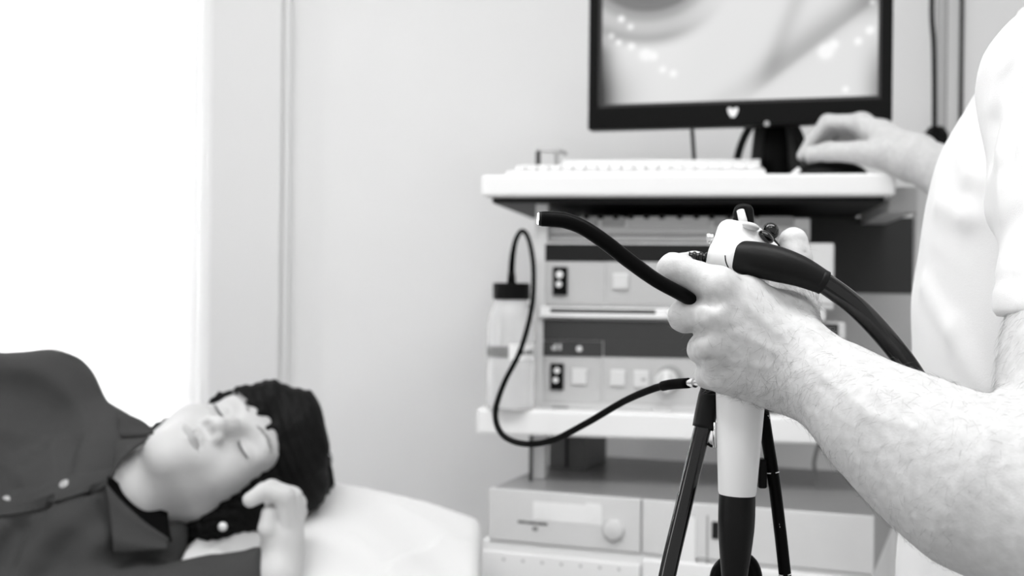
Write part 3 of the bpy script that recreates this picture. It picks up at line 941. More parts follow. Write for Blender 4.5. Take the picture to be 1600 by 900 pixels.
#SECTION_PATIENT
# ------------------------------------------------------------------ the lying person
HC = P(337, 727, 1.65)
HR = orth(c2w((.464, .659, .591)), c2w((.686, .155, -.711)))
HS = 1.0
def hl(x, y, z): return HC + (np.array([x, y, z]) * HS) @ HR      # head-local -> world
headP = in_frame(head_sdf(), HR, HC, HS)
neck = SDF()
neck.cone(hl(0, -.028, -.06), P(208, 775, 1.585), .052, .054, k=.03)
neck.cone(hl(0, -.015, -.085), P(206, 762, 1.575), .036, .046, k=.03)
body = SDF()
body.cone(P(190, 785, 1.60), P(-60, 800, 1.68), .085, .140, k=.06)          # chest
body.cone(P(-60, 800, 1.68), P(-420, 820, 1.64), .14, .135, k=.06)          # belly, hips
body.cone(P(66, 652, 1.67), P(150, 790, 1.63), .062, .08, k=.05)           # upper shoulder
body.chain([(P(66, 652, 1.67), .062), (P(-170, 630, 1.62), .052), (P(-420, 700, 1.52), .041), (P(-480, 800, 1.45), .034)], k=.03)   # upper arm along the side
body.ell(P(-500, 830, 1.43), (.065, .035, .022), k=.02)
hipx = P(-420, 820, 1.64)
for yy in (0, .06):
    knee = np.array([hipx[0] - .38, 1.26 + yy, BZ + .085 + yy]); foot = np.array([hipx[0] - .72, 1.50 + yy, BZ + .06 + yy * .6])
    body.chain([(hipx + np.array([0, 0, -.03 + yy]), .085), (knee, .055), (foot, .036)], k=.04)
    body.ell(foot + np.array([-.03, -.05, 0]), (.04, .10, .035), k=.03)
# lower arm: forearm to raised hand
fore = SDF()
fore.chain([(P(120, 985, 1.50), .046), (P(300, 944, 1.495), .038), (P(430, 904, 1.503), .0270)], k=.02)
fore.cone(P(432, 897, 1.508), P(440, 860, 1.520), .0250, .0225, k=.02)
fore.cone(P(444, 880, 1.528), P(451, 822, 1.522), .0205, .0190, k=.02)
fore.cone(P(430, 878, 1.522), P(434, 838, 1.516), .0165, .0140, k=.02)
lobe = SDF(); lobe.ell(P(352, 800, 1.598), (.0085, .008, .0095)); lobe.cone(P(352, 800, 1.602), P(360, 790, 1.625), .007, .008, k=.006)
bd_fing = SDF()
for ch in ([pc(449, 808, 1.512, .0135), pc(445, 775, 1.506, .0125), pc(413, 768, 1.500, .0112), pc(391, 781, 1.496, .0096)],
           [pc(455, 808, 1.530, .0140), pc(457, 776, 1.534, .0124), pc(424, 763, 1.528, .0110), pc(399, 776, 1.522, .0096)],
           [pc(458, 814, 1.546, .0130), pc(464, 786, 1.556, .0118), pc(445, 772, 1.560, .0106), pc(424, 786, 1.556, .0092)],
           [pc(460, 824, 1.560, .0118), pc(467, 800, 1.572, .0104), pc(452, 788, 1.578, .0092), pc(436, 799, 1.574, .0082)],
           [pc(430, 852, 1.510, .0135), pc(418, 826, 1.502, .0116), pc(420, 802, 1.504, .0096)]):
    bd_fing.chain(ch, k=.0035)
# the shirt's shape (also keeps the body inside it)
sh = SDF()
sh.cone(P(62, 648, 1.665), P(164, 716, 1.64), .080, .050, k=.04)
sh.cone(P(170, 716, 1.64), P(160, 800, 1.62), .050, .085, k=.05)
sh.cone(P(150, 745, 1.575), P(140, 830, 1.555), .050, .062, k=.04)
sh.cone(P(150, 800, 1.63), P(-80, 800, 1.68), .118, .185, k=.05)
sh.cone(P(-80, 800, 1.68), P(-420, 830, 1.66), .185, .170, k=.06)
sh.cone(P(226, 870, 1.565), P(60, 900, 1.58), .050, .100, k=.04)            # front of the lower shoulder
sh.chain([(P(62, 640, 1.665), .078), (P(-60, 622, 1.63), .064), (P(-240, 645, 1.59), .064)], k=.022)    # upper sleeve
sh2 = SDF()
sh2.chain([(P(140, 985, 1.50), .080), (P(300, 942, 1.495), .049), (P(400, 903, 1.500), .0370)], k=.02)   # lower sleeve
cutn = (P(440, 893, 1.505) - P(398, 893, 1.505)); cutn /= np.linalg.norm(cutn); cutn = cutn + c2w((0, .18, 0)); cutn /= np.linalg.norm(cutn)
cutp = P(414, 884, 1.505)
vneck = SDF()
vneck.cone(hl(0, -.028, -.05), P(228, 768, 1.56), .058, .046, k=.02)
vneck.cone(P(235, 755, 1.46), P(186, 748, 1.51), .040, .006, k=.03)
SCR = []
FZ = P(100, 775, 1.52)[2]
def shirt_w(q):
    d = sh(q)
    w = vnoise(q, 26, 1.3) * .0060 + vnoise(q, 55, 4.1) * .0026
    lowm = sm(FZ + .01, FZ - .06, q[:, 2])
    w = w + lowm * .0050 * np.sin((q[:, 0] * .88 - q[:, 2] * .5) * 95 + 1.5 * np.sin(q[:, 2] * 30))
    d2 = sh2(q) + vnoise(q, 70, 2.2) * .0034
    d2 = np.maximum(d2, (q - cutp.astype(np.float32)) @ cutn.astype(np.float32))
    d = smin(d + w, d2, .02)
    for a, b, r, k in SCR:
        ba = b - a; L = ba @ ba; pa = q - a; t = np.clip((pa @ ba) / L, 0, 1)
        e = np.sqrt(((pa - t[:, None] * ba) ** 2).sum(1)) - r
        h = np.maximum(k - np.abs(d + e), 0) / k
        d = np.maximum(d, -e) + h * h * k * .25
    v = vneck(q)
    h = np.maximum(.006 - np.abs(d + v), 0) / .006
    d = np.maximum(d, -v) + h * h * .0015
    d = np.maximum(d, BZ + .003 - q[:, 2])
    return np.maximum(d, -pillow_f(q) - .002).astype(np.float32)
# creases cut into the cloth, set on the surface of the uncut shirt
cp = []
slines = (((-20, 606), (40, 612)), ((40, 612), (78, 642)), ((0, 738), (22, 762)), ((-10, 808), (60, 797)), ((60, 797), (160, 764)), ((30, 830), (10, 880)), ((8, 690), (30, 720)), ((165, 785), (190, 830)),
          ((110, 690), (100, 740)), ((190, 852), (240, 860)), ((140, 565), (150, 640)), ((60, 690), (20, 700)))
for line in slines:
    X, N = trace(shirt_w, line); cp.append((X, N, line))
wid = {0: (.034, .022), 1: (.026, .022), 2: (.007, .01), 3: (.0035, .006), 4: (.004, .006)}
for i, (X, N, line) in enumerate(cp):
    r, k = wid.get(i, (.007, .016))
    if np.abs(X).max() < 3: SCR.append((X[0] + N[0] * r * .35, X[1] + N[1] * r * .35, r, k))
def patient_body(q):
    d = smin(headP(q), neck(q), .022)
    t = np.maximum(body(q), shirt_w(q) + .006)
    d = smin(d, t, .01)
    d = smin(d, lobe(q), .004)
    d = smin(d, smin(fore(q), bd_fing(q), .006), .004)
    d = np.maximum(d, BZ + .004 - q[:, 2])
    return np.maximum(d, -pillow_f(q) - .002).astype(np.float32)
lo = HC - .32; 
xs_ = [P(-1000, 800, 1.4)[0] - .1]
Vb, Fb = sdf_mesh(lambda q: patient_body(q), (-.66, 1.36, BZ - .02), (-.17, 1.90, 1.22), .0027)
pat = thing('person', 'person lying on the side in a dark grey shirt, eyes closed, hand by the head', 'person', (-.60, 1.60, BZ))
def split_join(parts):
    vs = []; fs = []; n = 0
    for v, f in parts:
        vs.append(v); fs.append(f + n); n += len(v)
    return np.concatenate(vs), np.concatenate(fs)
mesh_obj('body', Vb, Fb, M['skin_pat'], pat, smooth=True)
# facial hair and lips follow the skin surface
def on_face(pts, off=.0003):
    """head-local (x, z) points pushed back along -y until they meet the face"""
    X = np.stack([hl(x, .16, z) for x, z in pts]).astype(np.float32)
    dirw = (-HR[1]).astype(np.float32)
    t = np.zeros(len(X), np.float32)
    for _ in range(60): t += .7 * headP(X + dirw * t[:, None])
    H = X + dirw * t[:, None]
    return H + sdf_normal(headP, H) * off
lm = MB(); bm_ = MB(); lp = MB()
for e in (-1, 1):
    pts = [(e * (.032 + .0135 * a), -.0052 - .0042 * (1 - a * a)) for a in np.linspace(-1, 1, 13)]
    H = on_face(pts, .0004); lm.tube(list(H), [.0006 + .0007 * math.sin(math.pi * i / 12) for i in range(13)], 6)
    for i in range(1, 12):
        n = sdf_normal(headP, H[i:i + 1])[0]
        lm.tube([H[i], H[i] + n * .004 - HR[2] * .005 + HR[0] * e * .001 * (i - 6) * .3], [.0005, .0001], 4)
    pts = [(e * (.012 + .036 * a), .021 + .006 * math.sin(a * 2.3) - .003 * a) for a in np.linspace(0, 1, 14)]
    H = on_face(pts, .0004)
    for i in range(14):
        for k_ in range(3):
            b0 = H[i] + HR[2] * random.uniform(-.0022, .0022)
            n = sdf_normal(headP, b0[None])[0]
            bm_.tube([b0, b0 + n * .001 + HR[0] * e * .006 + HR[2] * .0015], [.0006, .0002], 4)
lm.build('eyelashes', M['lash'], pat, smooth=True, label='dark closed eyelashes')
bm_.build('eyebrows', M['brow'], pat, smooth=True)
# lips: two soft rolls with the closed gap between them
for nm, zc, bow, r0 in (('upper_lip', -.0676, .0016, .0036), ('lower_lip', -.0748, -.0022, .0048)):
    ts_ = np.linspace(-1, 1, 21)
    pts = [(.0225 * a, zc * 1.0 + (-.0708 - zc) * abs(a) ** 2.2 + (-.0012 * math.exp(-(a / .16) ** 2) if nm == 'upper_lip' else 0)) for a in ts_]
    H = on_face(pts, -.0012)
    MB().tube(list(H), [r0 * max(.12, (1 - abs(a) ** 2.5)) for a in ts_], 12).build(nm, M['lip'], pat, smooth=True, label='slightly darker lip')
edge_split(MB().ell(P(348, 823, 1.562), (.0060,) * 3).build('earring', M['pearl'], pat, smooth=True, label='round pearl earring'), 180)

# hair: a groomed shell over the skull, plus loose strands
def hair_local(q):
    x, y, z = q[:, 0], q[:, 1], q[:, 2]
    def el(c, r):
        w = q - np.array(c, np.float32); r = np.array(r, np.float32)
        k0 = np.sqrt(((w / r) ** 2).sum(1)); k1 = np.sqrt(((w / (r * r)) ** 2).sum(1)) + 1e-9
        return k0 * (k0 - 1) / k1
    d = el((0, -.028, .038), (.089, .108, .101))
    d = smin(d, el((0, -.075, -.02), (.078, .058, .085)), .03)
    for e in (-1, 1):
        d = smin(d, el((e * .072, -.025, -.015), (.022, .045, .060)), .02)
    ang = np.arctan2(x, y + .03)
    groove = .0022 * np.sin(ang * 46 + 6 * np.sin(z * 40)) + .0012 * np.sin(ang * 97 + z * 60)
    d = d - groove
    # face opening
    fo = el((-.004, .088, -.055), (.069, .080, .100))
    fo2 = el((-.016, .10, .010), (.048, .06, .052))
    face = smin(fo, fo2, .02)
    face = face + .003 * np.sin(x * 190 + z * 40)
    h = np.maximum(.008 - np.abs(d + face), 0) / .008
    d = np.maximum(d, -face) + h * h * .002
    return d
hairP = in_frame(hair_local, HR, HC, HS)
hx = SDF()
hx.chain([pc(474, 690, 1.74, .032), pc(490, 738, 1.73, .024), pc(511, 757, 1.725, .008)], k=.02)
hx.chain([pc(462, 755, 1.66, .044), pc(420, 785, 1.645, .038), pc(372, 803, 1.64, .028), pc(300, 812, 1.64, .020), pc(262, 818, 1.63, .016)], k=.02)
hx.chain([pc(430, 740, 1.68, .058), pc(460, 748, 1.68, .042)], k=.02)
def hpt(px, py, r, dd, off=.0):
    X, _ = trace(headP, [(px, py)])
    dist = float((X[0] - CO) @ (-CM3[:, 2]))
    return pc(px, py, dist + off if dist < 2 else dd, r)
hx.chain([pc(452, 652, 1.665, .046), pc(420, 628, 1.655, .029), pc(380, 619, 1.645, .013), pc(345, 623, 1.64, .007), pc(324, 631, 1.635, .0025)], k=.01)
hx.chain([pc(452, 660, 1.655, .042), hpt(415, 634, .015, 1.63), hpt(384, 631, .0035, 1.62)], k=.008)
hx.chain([pc(458, 668, 1.65, .042), hpt(430, 644, .013, 1.63), hpt(402, 647, .0035, 1.62)], k=.008)
hx.chain([pc(462, 680, 1.65, .040), hpt(441, 662, .012, 1.63), hpt(418, 669, .0035, 1.62)], k=.008)
hx.chain([pc(468, 700, 1.65, .040), hpt(454, 692, .013, 1.63), hpt(438, 702, .005, 1.62)], k=.008)
hx.chain([pc(465, 720, 1.65, .040), hpt(448, 728, .014, 1.63), hpt(412, 753, .006, 1.62)], k=.008)
def hair_w(q): 
    d = smin(hairP(q), hx(q), .015) + .0012 * np.sin((q[:, 0] * 3 + q[:, 2] * 1.2) * 160)
    d = np.maximum(d, -pillow_f(q) - .002)
    return d.astype(np.float32)
Vh, Fh = sdf_mesh(lambda q: hair_w(q), HC - .27, HC + .27, .0032)
ho = mesh_obj('hair', Vh, Fh, M['hair'], pat, smooth=True, label='short black hair')
st_ = MB()
for i in range(260):
    a = random.uniform(-1, 1)
    # fringe strands falling over the forehead, and loose ends at the crown
    if i < 170:
        x0 = a * .066; root = (x0, .055 - abs(a) * .03, .098 - abs(a) * .020); tip = (x0 * 1.12 + random.uniform(-.008, .008), .088 - abs(a) ** 2 * .05, .050 + random.uniform(-.012, .012) - abs(a) ** 2 * .03)
        midp = ((root[0] + tip[0]) / 2, (root[1] + tip[1]) / 2 + .012, (root[2] + tip[2]) / 2 + .006)
        ps = [hl(*root), hl(*midp), hl(*tip)]
        st_.tube(smooth_path(ps, 4), smooth_rad([.0018, .0016, .0003], 4), 5)
    else:
        b0 = P(500 + random.uniform(-14, 6), random.uniform(700, 764), 1.725 + random.uniform(-.02, .02))
        tip = b0 + c2w((random.uniform(.006, .018), random.uniform(-.02, -.004), 0))
        st_.tube([b0, (b0 + tip) / 2 + c2w((.003, 0, 0)), tip], [.0018, .0014, .0003], 5)
so = st_.build('loose_strands', M['hair'], ho, smooth=True, kind='stuff')

Vs, Fs = sdf_mesh(lambda q: shirt_w(q), (-1.10, 1.32, BZ - .02), (-.25, 1.92, 1.22), .0048)
sho = mesh_obj('shirt', Vs, Fs, M['shirt'], pat, smooth=True, label='dark grey button-front shirt')
# the collar: upper flap, lower flap, dark inside of the neck opening
def strip(pa, pb, th=.004):
    """a curved cloth flap between two edge polylines"""
    A = smooth_path(Pl(pa), 6); B_ = smooth_path(Pl(pb), 6)
    n = len(A); rows = 5
    vs = []
    for i in range(n):
        for j in range(rows):
            t = j / (rows - 1)
            vs.append(A[i] * (1 - t) + B_[i] * t)
    vs = np.array(vs)
    g = vs.reshape(n, rows, 3)
    du = np.gradient(g, axis=0); dv = np.gradient(g, axis=1)
    N = np.cross(du, dv); N /= np.linalg.norm(N, axis=2)[..., None] + 1e-9
    bul = np.sin(np.linspace(0, math.pi, rows))[None, :, None] * .003
    top = (g + N * (th / 2) + N * bul).reshape(-1, 3); botm = (g - N * (th / 2) + N * bul).reshape(-1, 3)
    m_ = n * rows
    fs = []
    for i in range(n - 1):
        for j in range(rows - 1):
            a = i * rows + j; q4 = [a, a + rows, a + rows + 1, a + 1]
            fs.append(q4); fs.append([x + m_ for x in q4[::-1]])
    rim = [i * rows for i in range(n)] + [(n - 1) * rows + j for j in range(1, rows)] + [i * rows + rows - 1 for i in range(n - 2, -1, -1)] + [j for j in range(rows - 2, 0, -1)]
    for a, b in zip(rim, rim[1:] + rim[:1]): fs.append([b, a, a + m_, b + m_])
    return np.concatenate([top, botm]), fs
v, f = strip([(184, 646, 1.60), (203, 649, 1.59), (224, 658, 1.575), (240, 672, 1.565)], [(182, 684, 1.575), (200, 683, 1.565), (222, 681, 1.56), (240, 676, 1.56)])
mesh_obj('collar', v, f, M['shirt'], sho, smooth=True)
v, f = strip([(180, 690, 1.56), (200, 687, 1.555), (222, 686, 1.55), (238, 682, 1.555)], [(174, 748, 1.508), (184, 726, 1.515), (204, 704, 1.53), (226, 691, 1.545)])
mesh_obj('collar', v, f, M['shirt'], sho, smooth=True)
v, f = strip([(166, 756, 1.503), (190, 783, 1.498), (226, 815, 1.495), (264, 842, 1.50)], [(178, 862, 1.485), (200, 862, 1.485), (230, 860, 1.488), (262, 858, 1.495)])
mesh_obj('collar', v, f, M['shirt'], sho, smooth=True)
v, f = strip([(170, 744, 1.515), (190, 762, 1.53), (222, 788, 1.545), (262, 802, 1.55)], [(178, 776, 1.502), (202, 800, 1.50), (238, 830, 1.498), (268, 846, 1.50)])
mesh_obj('collar_lining', v, f, M['shirt_in'], sho, smooth=True, label='black inside of the collar')
for i, (px, py) in enumerate(((10, 783), (101, 757), (153, 748))):
    X, N = trace(lambda q: shirt_w(q), [(px, py)])
    n = N[0]; a = X[0] - n * .001
    if i < 2:
        edge_split(MB().tube([a, a + n * .003, a + n * .0042], [.0065, .0065, .005], 18).build('button', M['button'], sho), 50)
# placket edge
pp = [(-60, 815), (-10, 808), (20, 804), (60, 794), (110, 778), (150, 764), (172, 752)]
X, N = trace(lambda q: shirt_w(q), pp)
pq = [(-60, 772), (-10, 768), (20, 765), (60, 757), (110, 744), (150, 735), (176, 730)]
X2, N2 = trace(lambda q: shirt_w(q), pq)
A = smooth_path(list(X + N * .0035), 5); B_ = smooth_path(list(X2 + N2 * .001), 5)
vs = []; fs = []
for a, b in zip(A, B_): vs += [a, (a * 2 + b) / 3, (a + 2 * b) / 3, b]
na = len(A)
Xm = np.array(vs, np.float32)
dd = shirt_w(Xm); nn_ = sdf_normal(shirt_w, Xm)
tgt = np.tile(np.array([.0042, .0040, .0028, .0002]), na)
Xm = Xm + nn_ * (tgt - dd)[:, None]
vs = list(Xm) + [x - n * .008 for x, n in zip(Xm[0::4], nn_[0::4])]
for i in range(na - 1):
    for j in range(3): fs.append([i * 4 + j, (i + 1) * 4 + j, (i + 1) * 4 + j + 1, i * 4 + j + 1])
    fs.append([4 * na + i, 4 * na + i + 1, (i + 1) * 4, i * 4])
mesh_obj('placket', vs, fs, M['shirt'], sho, smooth=False)
# legs in trousers, out of the frame to the left
tr_ = SDF()
tr_.cone(P(-330, 830, 1.64), hipx, .16, .15, k=.05)
for yy in (0, .06):
    knee = np.array([hipx[0] - .38, 1.26 + yy, BZ + .085 + yy]); foot = np.array([hipx[0] - .72, 1.50 + yy, BZ + .07 + yy * .6])
    tr_.chain([(hipx + np.array([0, 0, -.03 + yy]), .095), (knee, .068), (foot, .05)], k=.04)
Vt, Ft = sdf_mesh(lambda q: np.maximum(tr_(q) + vnoise(q, 30, 2) * .004, BZ + .004 - q[:, 2]).astype(np.float32), (-2.1, 1.05, BZ - .02), (-.90, 1.88, 1.16), .010)
mesh_obj('trousers', Vt, Ft, M['dark_plastic'], pat, smooth=True)

#SECTION_DOCTOR
# ------------------------------------------------------------------ the standing person in the white polo shirt
arm = SDF()
EL = P(1668, 818, .735); SHL = P(1695, 135, .925)
arm.chain([pc(1310, 608, .826, .0300), pc(1375, 662, .802, .0365), pc(1450, 712, .780, .0435), pc(1530, 760, .760, .0500), (EL, .0545)], k=.02)
arm.chain([(EL, .0535), (P(1702, 570, .80), .0515), (P(1705, 400, .855), .050), (SHL, .052)], k=.02)
arm.cone(P(1262, 553, .846), P(1322, 600, .824), .0190, .0225, k=.015)
arm.cone(P(1238, 595, .850), P(1315, 630, .826), .0190, .0235, k=.015)
hand = SDF()
# metacarpals fan out from the wrist to the knuckles
hand.cone(P(1250, 548, .848), P(1124, 448, .850), .0165, .0130, k=.014)
hand.cone(P(1240, 565, .846), P(1116, 496, .846), .0165, .0132, k=.014)
hand.cone(P(1234, 580, .848), P(1116, 541, .850), .0160, .0128, k=.014)
hand.cone(P(1232, 594, .852), P(1132, 584, .858), .0160, .0128, k=.014)
hand.cone(P(1230, 560, .860), P(1130, 520, .868), .0160, .0130, k=.014)
hand.cone(P(1225, 598, .858), P(1150, 588, .868), .0150, .0130, k=.014)
# thumb ball and web
hand.chain([pc(1240, 538, .858, .0160), pc(1242, 497, .876, .0128), pc(1246, 455, .894, .0118)], k=.016)
hand.cone(P(1240, 494, .867), P(1172, 454, .8605), .0100, .0082, k=.02)
# knuckle bumps
for q in ((1120, 446, .8395), (1112, 496, .8355), (1112, 541, .8395)):
    hand.ell(P(*q), (.0085, .0075, .0085), k=.012)
fing = SDF()
fchains = [
    [pc(1122, 446, .850, .0128), pc(1052, 420, .858, .0106), pc(1066, 416, .892, .0092), pc(1086, 408, .902, .0082)],
    [pc(1114, 495, .848, .0128), pc(1070, 494, .860, .0112), pc(1086, 498, .898, .0094), pc(1118, 503, .908, .0084)],
    [pc(1114, 541, .850, .0126), pc(1098, 545, .868, .0104), pc(1104, 550, .902, .0090), pc(1136, 553, .910, .0080)],
    [pc(1130, 584, .858, .0118), pc(1108, 586, .874, .0094), pc(1114, 592, .902, .0082), pc(1140, 596, .909, .0074)],
    [pc(1250, 470, .890, .0128), pc(1246, 432, .902, .0120), pc(1242, 402, .906, .0119), pc(1239.5, 377, .909, .0112)],
]
sixf = []
for ch in fchains: 
    f_ = SDF(); f_.chain(ch, k=.004); sixf.append(f_)
# creases: knuckle folds, thumb joint line
def left_arm(q):
    d = smin(arm(q), hand(q), .018)
    for f_ in sixf: d = smin(d, f_(q), .0055)
    for a, b, r, k in HCR:
        ba = b - a; L = ba @ ba; pa = q - a; t = np.clip((pa @ ba) / L, 0, 1)
        e = np.sqrt(((pa - t[:, None] * ba) ** 2).sum(1)) - r
        h = np.maximum(k - np.abs(d + e), 0) / k
        d = np.maximum(d, -e) + h * h * k * .25
    d = d + .00022 * np.sin(q[:, 0] * 420 + 3 * np.sin(q[:, 2] * 160)) * np.sin(q[:, 2] * 330 + q[:, 0] * 150)
    d = d + .0007 * vnoise(q, 95, 3.3)
    for a, b, r in VEIN:
        ba = b - a; L = ba @ ba; pa = q - a; t = np.clip((pa @ ba) / L, 0, 1)
        e2 = ((pa - t[:, None] * ba) ** 2).sum(1)
        d = d - .0008 * np.exp(-e2 / (r * r))
    return d.astype(np.float32)
HCR = []; VEIN = []
hc_lines = [((1226, 398), (1262, 396), .0004, .0022), ((1228, 404), (1260, 403), .0003, .0018), ((1082, 468), (1118, 472), .0014, .008), ((1080, 520), (1104, 520), .0012, .007),
            ((1092, 565), (1112, 564), .0010, .006)]
ve_lines = [((1160, 470), (1215, 520), .003), ((1150, 520), (1210, 548), .003), ((1150, 565), (1205, 575), .0028), ((1290, 590), (1360, 650), .0035), ((1215, 520), (1290, 590), .003), ((1360, 650), (1430, 670), .0035)]
Xc = [trace(left_arm, [l[0], l[1]]) for l in hc_lines]
Xv = [trace(left_arm, [l[0], l[1]]) for l in ve_lines]
HCR = [(X[0], X[1], l[2], l[3]) for (X, N), l in zip(Xc, hc_lines)]
VEIN = [(X[0], X[1], l[2]) for (X, N), l in zip(Xv, ve_lines)]
la_lo = np.minimum(EL, P(1020, 900, .9)) - .08
Vl, Fl = sdf_mesh(lambda q: left_arm(q), (P(1015, 450, .9)[0] - .01, .66, EL[2] - .08), (EL[0] + .075, .96, SHL[2] - .03), .0019)

# the rest of the figure
DHC = np.array([.515, 1.075, 1.640])
DHR = orth((-.93, .30, -.22), (-.2, .05, .97))
headD = in_frame(head_sdf(), DHR, DHC, 1.0)
bd = SDF()
bd.cone(DHC + np.array([.03, 0, -.07]), (.535, 1.07, 1.43), .054, .066, k=.03)
bd.ell((.50, 1.06, 1.08), (.125, .165, .22), k=.06)
bd.ell((.51, 1.065, 1.28), (.115, .17, .18), k=.06)
bd.cone((.485, .93, 1.385), (.55, 1.21, 1.39), .055, .055, k=.06)
bd.ell((.505, 1.06, .92), (.12, .165, .13), k=.06)
# right arm reaching for the mouse
bd.chain([((.55, 1.22, 1.38), .058), (P(1590, 330, 1.42), .045), (P(1510, 288, 1.58), .0385), (P(1436, 250, 1.73), .0315)], k=.03)
bd.cone(P(1425, 243, 1.745), P(1395, 240, 1.755), .026, .027, k=.02)
# legs
for yy in (-.085, .095):
    bd.chain([((.505, 1.06 + yy, .88), .085), ((.50, 1.06 + yy, .48), .055), ((.525, 1.06 + yy, .09), .036)], k=.03)
def body_d(q): return smin(headD(q), bd(q), .02)
Vd, Fd = sdf_mesh(body_d, (.15, .80, .02), (.90, 1.80, 1.80), .0075)
# the right hand (finer), joined to the same body
rh = SDF()
rh.cone(P(1500, 282, 1.60), P(1436, 250, 1.73), .0385, .0315, k=.02)
rh.cone(P(1430, 240, 1.74), P(1346, 196, 1.83), .0260, .0155, k=.02)
rh.cone(P(1428, 246, 1.74), P(1350, 205, 1.855), .0230, .0150, k=.02)
rh.cone(P(1428, 250, 1.75), P(1356, 218, 1.885), .0220, .0140, k=.02)
rh.cone(P(1420, 252, 1.735), P(1365, 243, 1.775), .0215, .0170, k=.02)
rh.ell(P(1345, 188, 1.825), (.011, .010, .010), k=.015); rh.ell(P(1378, 203, 1.80), (.012, .010, .010), k=.02)
rfs = []
for ch in ([pc(1350, 193, 1.83, .0145), pc(1293, 191, 1.855, .0118), pc(1270, 217, 1.868, .0098), pc(1253, 243, 1.872, .0085)],
           [pc(1352, 198, 1.858, .0140), pc(1304, 197, 1.885, .0118), pc(1280, 222, 1.895, .0098), pc(1266, 248, 1.895, .0085)],
           [pc(1356, 210, 1.885, .0130), pc(1318, 210, 1.910, .0110), pc(1302, 225, 1.915, .0092), pc(1294, 240, 1.915, .0080)],
           [pc(1360, 222, 1.905, .0120), pc(1335, 222, 1.925, .0100), pc(1324, 234, 1.930, .0085), pc(1318, 244, 1.930, .0075)],
           [pc(1392, 240, 1.750, .0190), pc(1345, 238, 1.785, .0165), pc(1295, 237, 1.815, .0140), pc(1268, 240, 1.830, .0118)]):
    f_ = SDF(); f_.chain(ch, k=.006); rfs.append(f_)
def right_hand(q):
    d = rh(q)
    for f_ in rfs: d = smin(d, f_(q), .007)
    return d
rlo = P(1490, 320, 1.9); 
Vr, Fr = sdf_mesh(right_hand, (.40, 1.55, 1.28), (.66, 1.98, 1.56), .0032)
doc = thing('person', 'person standing in a white polo shirt, bare hairy forearm holding the endoscope', 'person', (.50, 1.06, 0))
Vb, Fb = split_join([(Vl, Fl), (Vd, Fd), (Vr, Fr)])
bodyo = mesh_obj('body', Vb, Fb, M['skin'], doc, smooth=True)
# nail of the thumb on the mouse
Hd = in_frame(hair_local, DHR, DHC, 1.0)
Vh, Fh = sdf_mesh(lambda q: Hd(q), DHC - .2, DHC + .2, .006)
mesh_obj('hair', Vh, Fh, M['hair'], doc, smooth=True)

# polo shirt
po = SDF()
po.ell((.505, 1.055, 1.06), (.150, .185, .26), k=.08)
po.ell((.515, 1.065, 1.27), (.138, .180, .19), k=.08)
po.cone((.500, .935, 1.385), (.56, 1.21, 1.395), .060, .060, k=.07)
po.cone((.535, 1.07, 1.39), (.53, 1.07, 1.455), .085, .070, k=.03)
po.ell((.511, 1.06, .90), (.150, .185, .14), k=.08)
po.chain([((.56, 1.22, 1.385), .070), (np.array((.56, 1.22, 1.385)) * .45 + P(1590, 330, 1.42) * .55, .063)], k=.03)
slv = SDF()
slv.chain([(P(1712, 600, .80), .0590), (P(1712, 470, .83), .0600), (P(1706, 300, .88), .066), (SHL + np.array([0, .008, .0]), .074)], k=.02)
hemc = P(1560, 492, .80); hemn = np.array([0.03, -.06, -1.0]); hemn /= np.linalg.norm(hemn)
bandc = P(1560, 438, .82)
def slv_w(q):
    d = slv(q) + vnoise(q, 38, .7) * .002
    h2 = (q - bandc.astype(np.float32)) @ hemn.astype(np.float32)     # >0 below the band seam
    d = d + .0022 * np.exp(-(h2 / .0030) ** 2) - .0006 * sm(0, .003, h2)
    h = (q - hemc.astype(np.float32)) @ hemn.astype(np.float32)
    hh = np.maximum(.006 - np.abs(d - h), 0) / .006
    return np.maximum(d, h) + hh * hh * .0015
def polo_w(q):
    d = po(q)
    f1 = np.sin((q[:, 2] * .8 + q[:, 0] * .9) * 52 + 2 * np.sin(q[:, 1] * 14)) * .0014 * sm(1.0, 1.12, q[:, 2]) * (1 - sm(1.30, 1.42, q[:, 2]))
    d = d + f1 + vnoise(q, 22, 2.2) * .003
    d = smin(d, slv_w(q), .009)
    for a, b in RDG:
        ba = b - a; L = ba @ ba; pa = q - a; t = np.clip((pa @ ba) / L, 0, 1)
        e2 = ((pa - t[:, None] * ba) ** 2).sum(1)
        d = d - .0042 * np.exp(-e2 / .011 ** 2)
    for a, b, r, k in PCRS:
        ba = b - a; L = ba @ ba; pa = q - a; t = np.clip((pa @ ba) / L, 0, 1)
        e = np.sqrt(((pa - t[:, None] * ba) ** 2).sum(1)) - r
        h = np.maximum(k - np.abs(d + e), 0) / k
        d = np.maximum(d, -e) + h * h * k * .25
    # flat hem at the hips
    return np.maximum(d, .84 - q[:, 2]).astype(np.float32)
PCRS = []; RDG = []
rd_ = []
for ln in ([(1446, 445), (1490, 520), (1540, 612)], [(1468, 318), (1510, 338), (1550, 346)], [(1604, 90), (1582, 160), (1572, 240), (1572, 330)], [(1628, 140), (1606, 220), (1598, 310)], [(1500, 215), (1520, 270), (1545, 320)]):
    X, N = trace(polo_w, ln)
    if np.abs(X).max() < 2.5: rd_ += [(X[i], X[i + 1]) for i in range(len(ln) - 1)]
RDG = rd_
pl_lines = [[(1612, 60), (1572, 120), (1552, 190), (1546, 250)], [(1620, 95), (1596, 150), (1580, 210), (1572, 260)]]
pr = [(.003, .014), (.003, .012), (.0018, .010), (.0022, .012), (.0022, .012), (.0016, .010)]
tmp = []
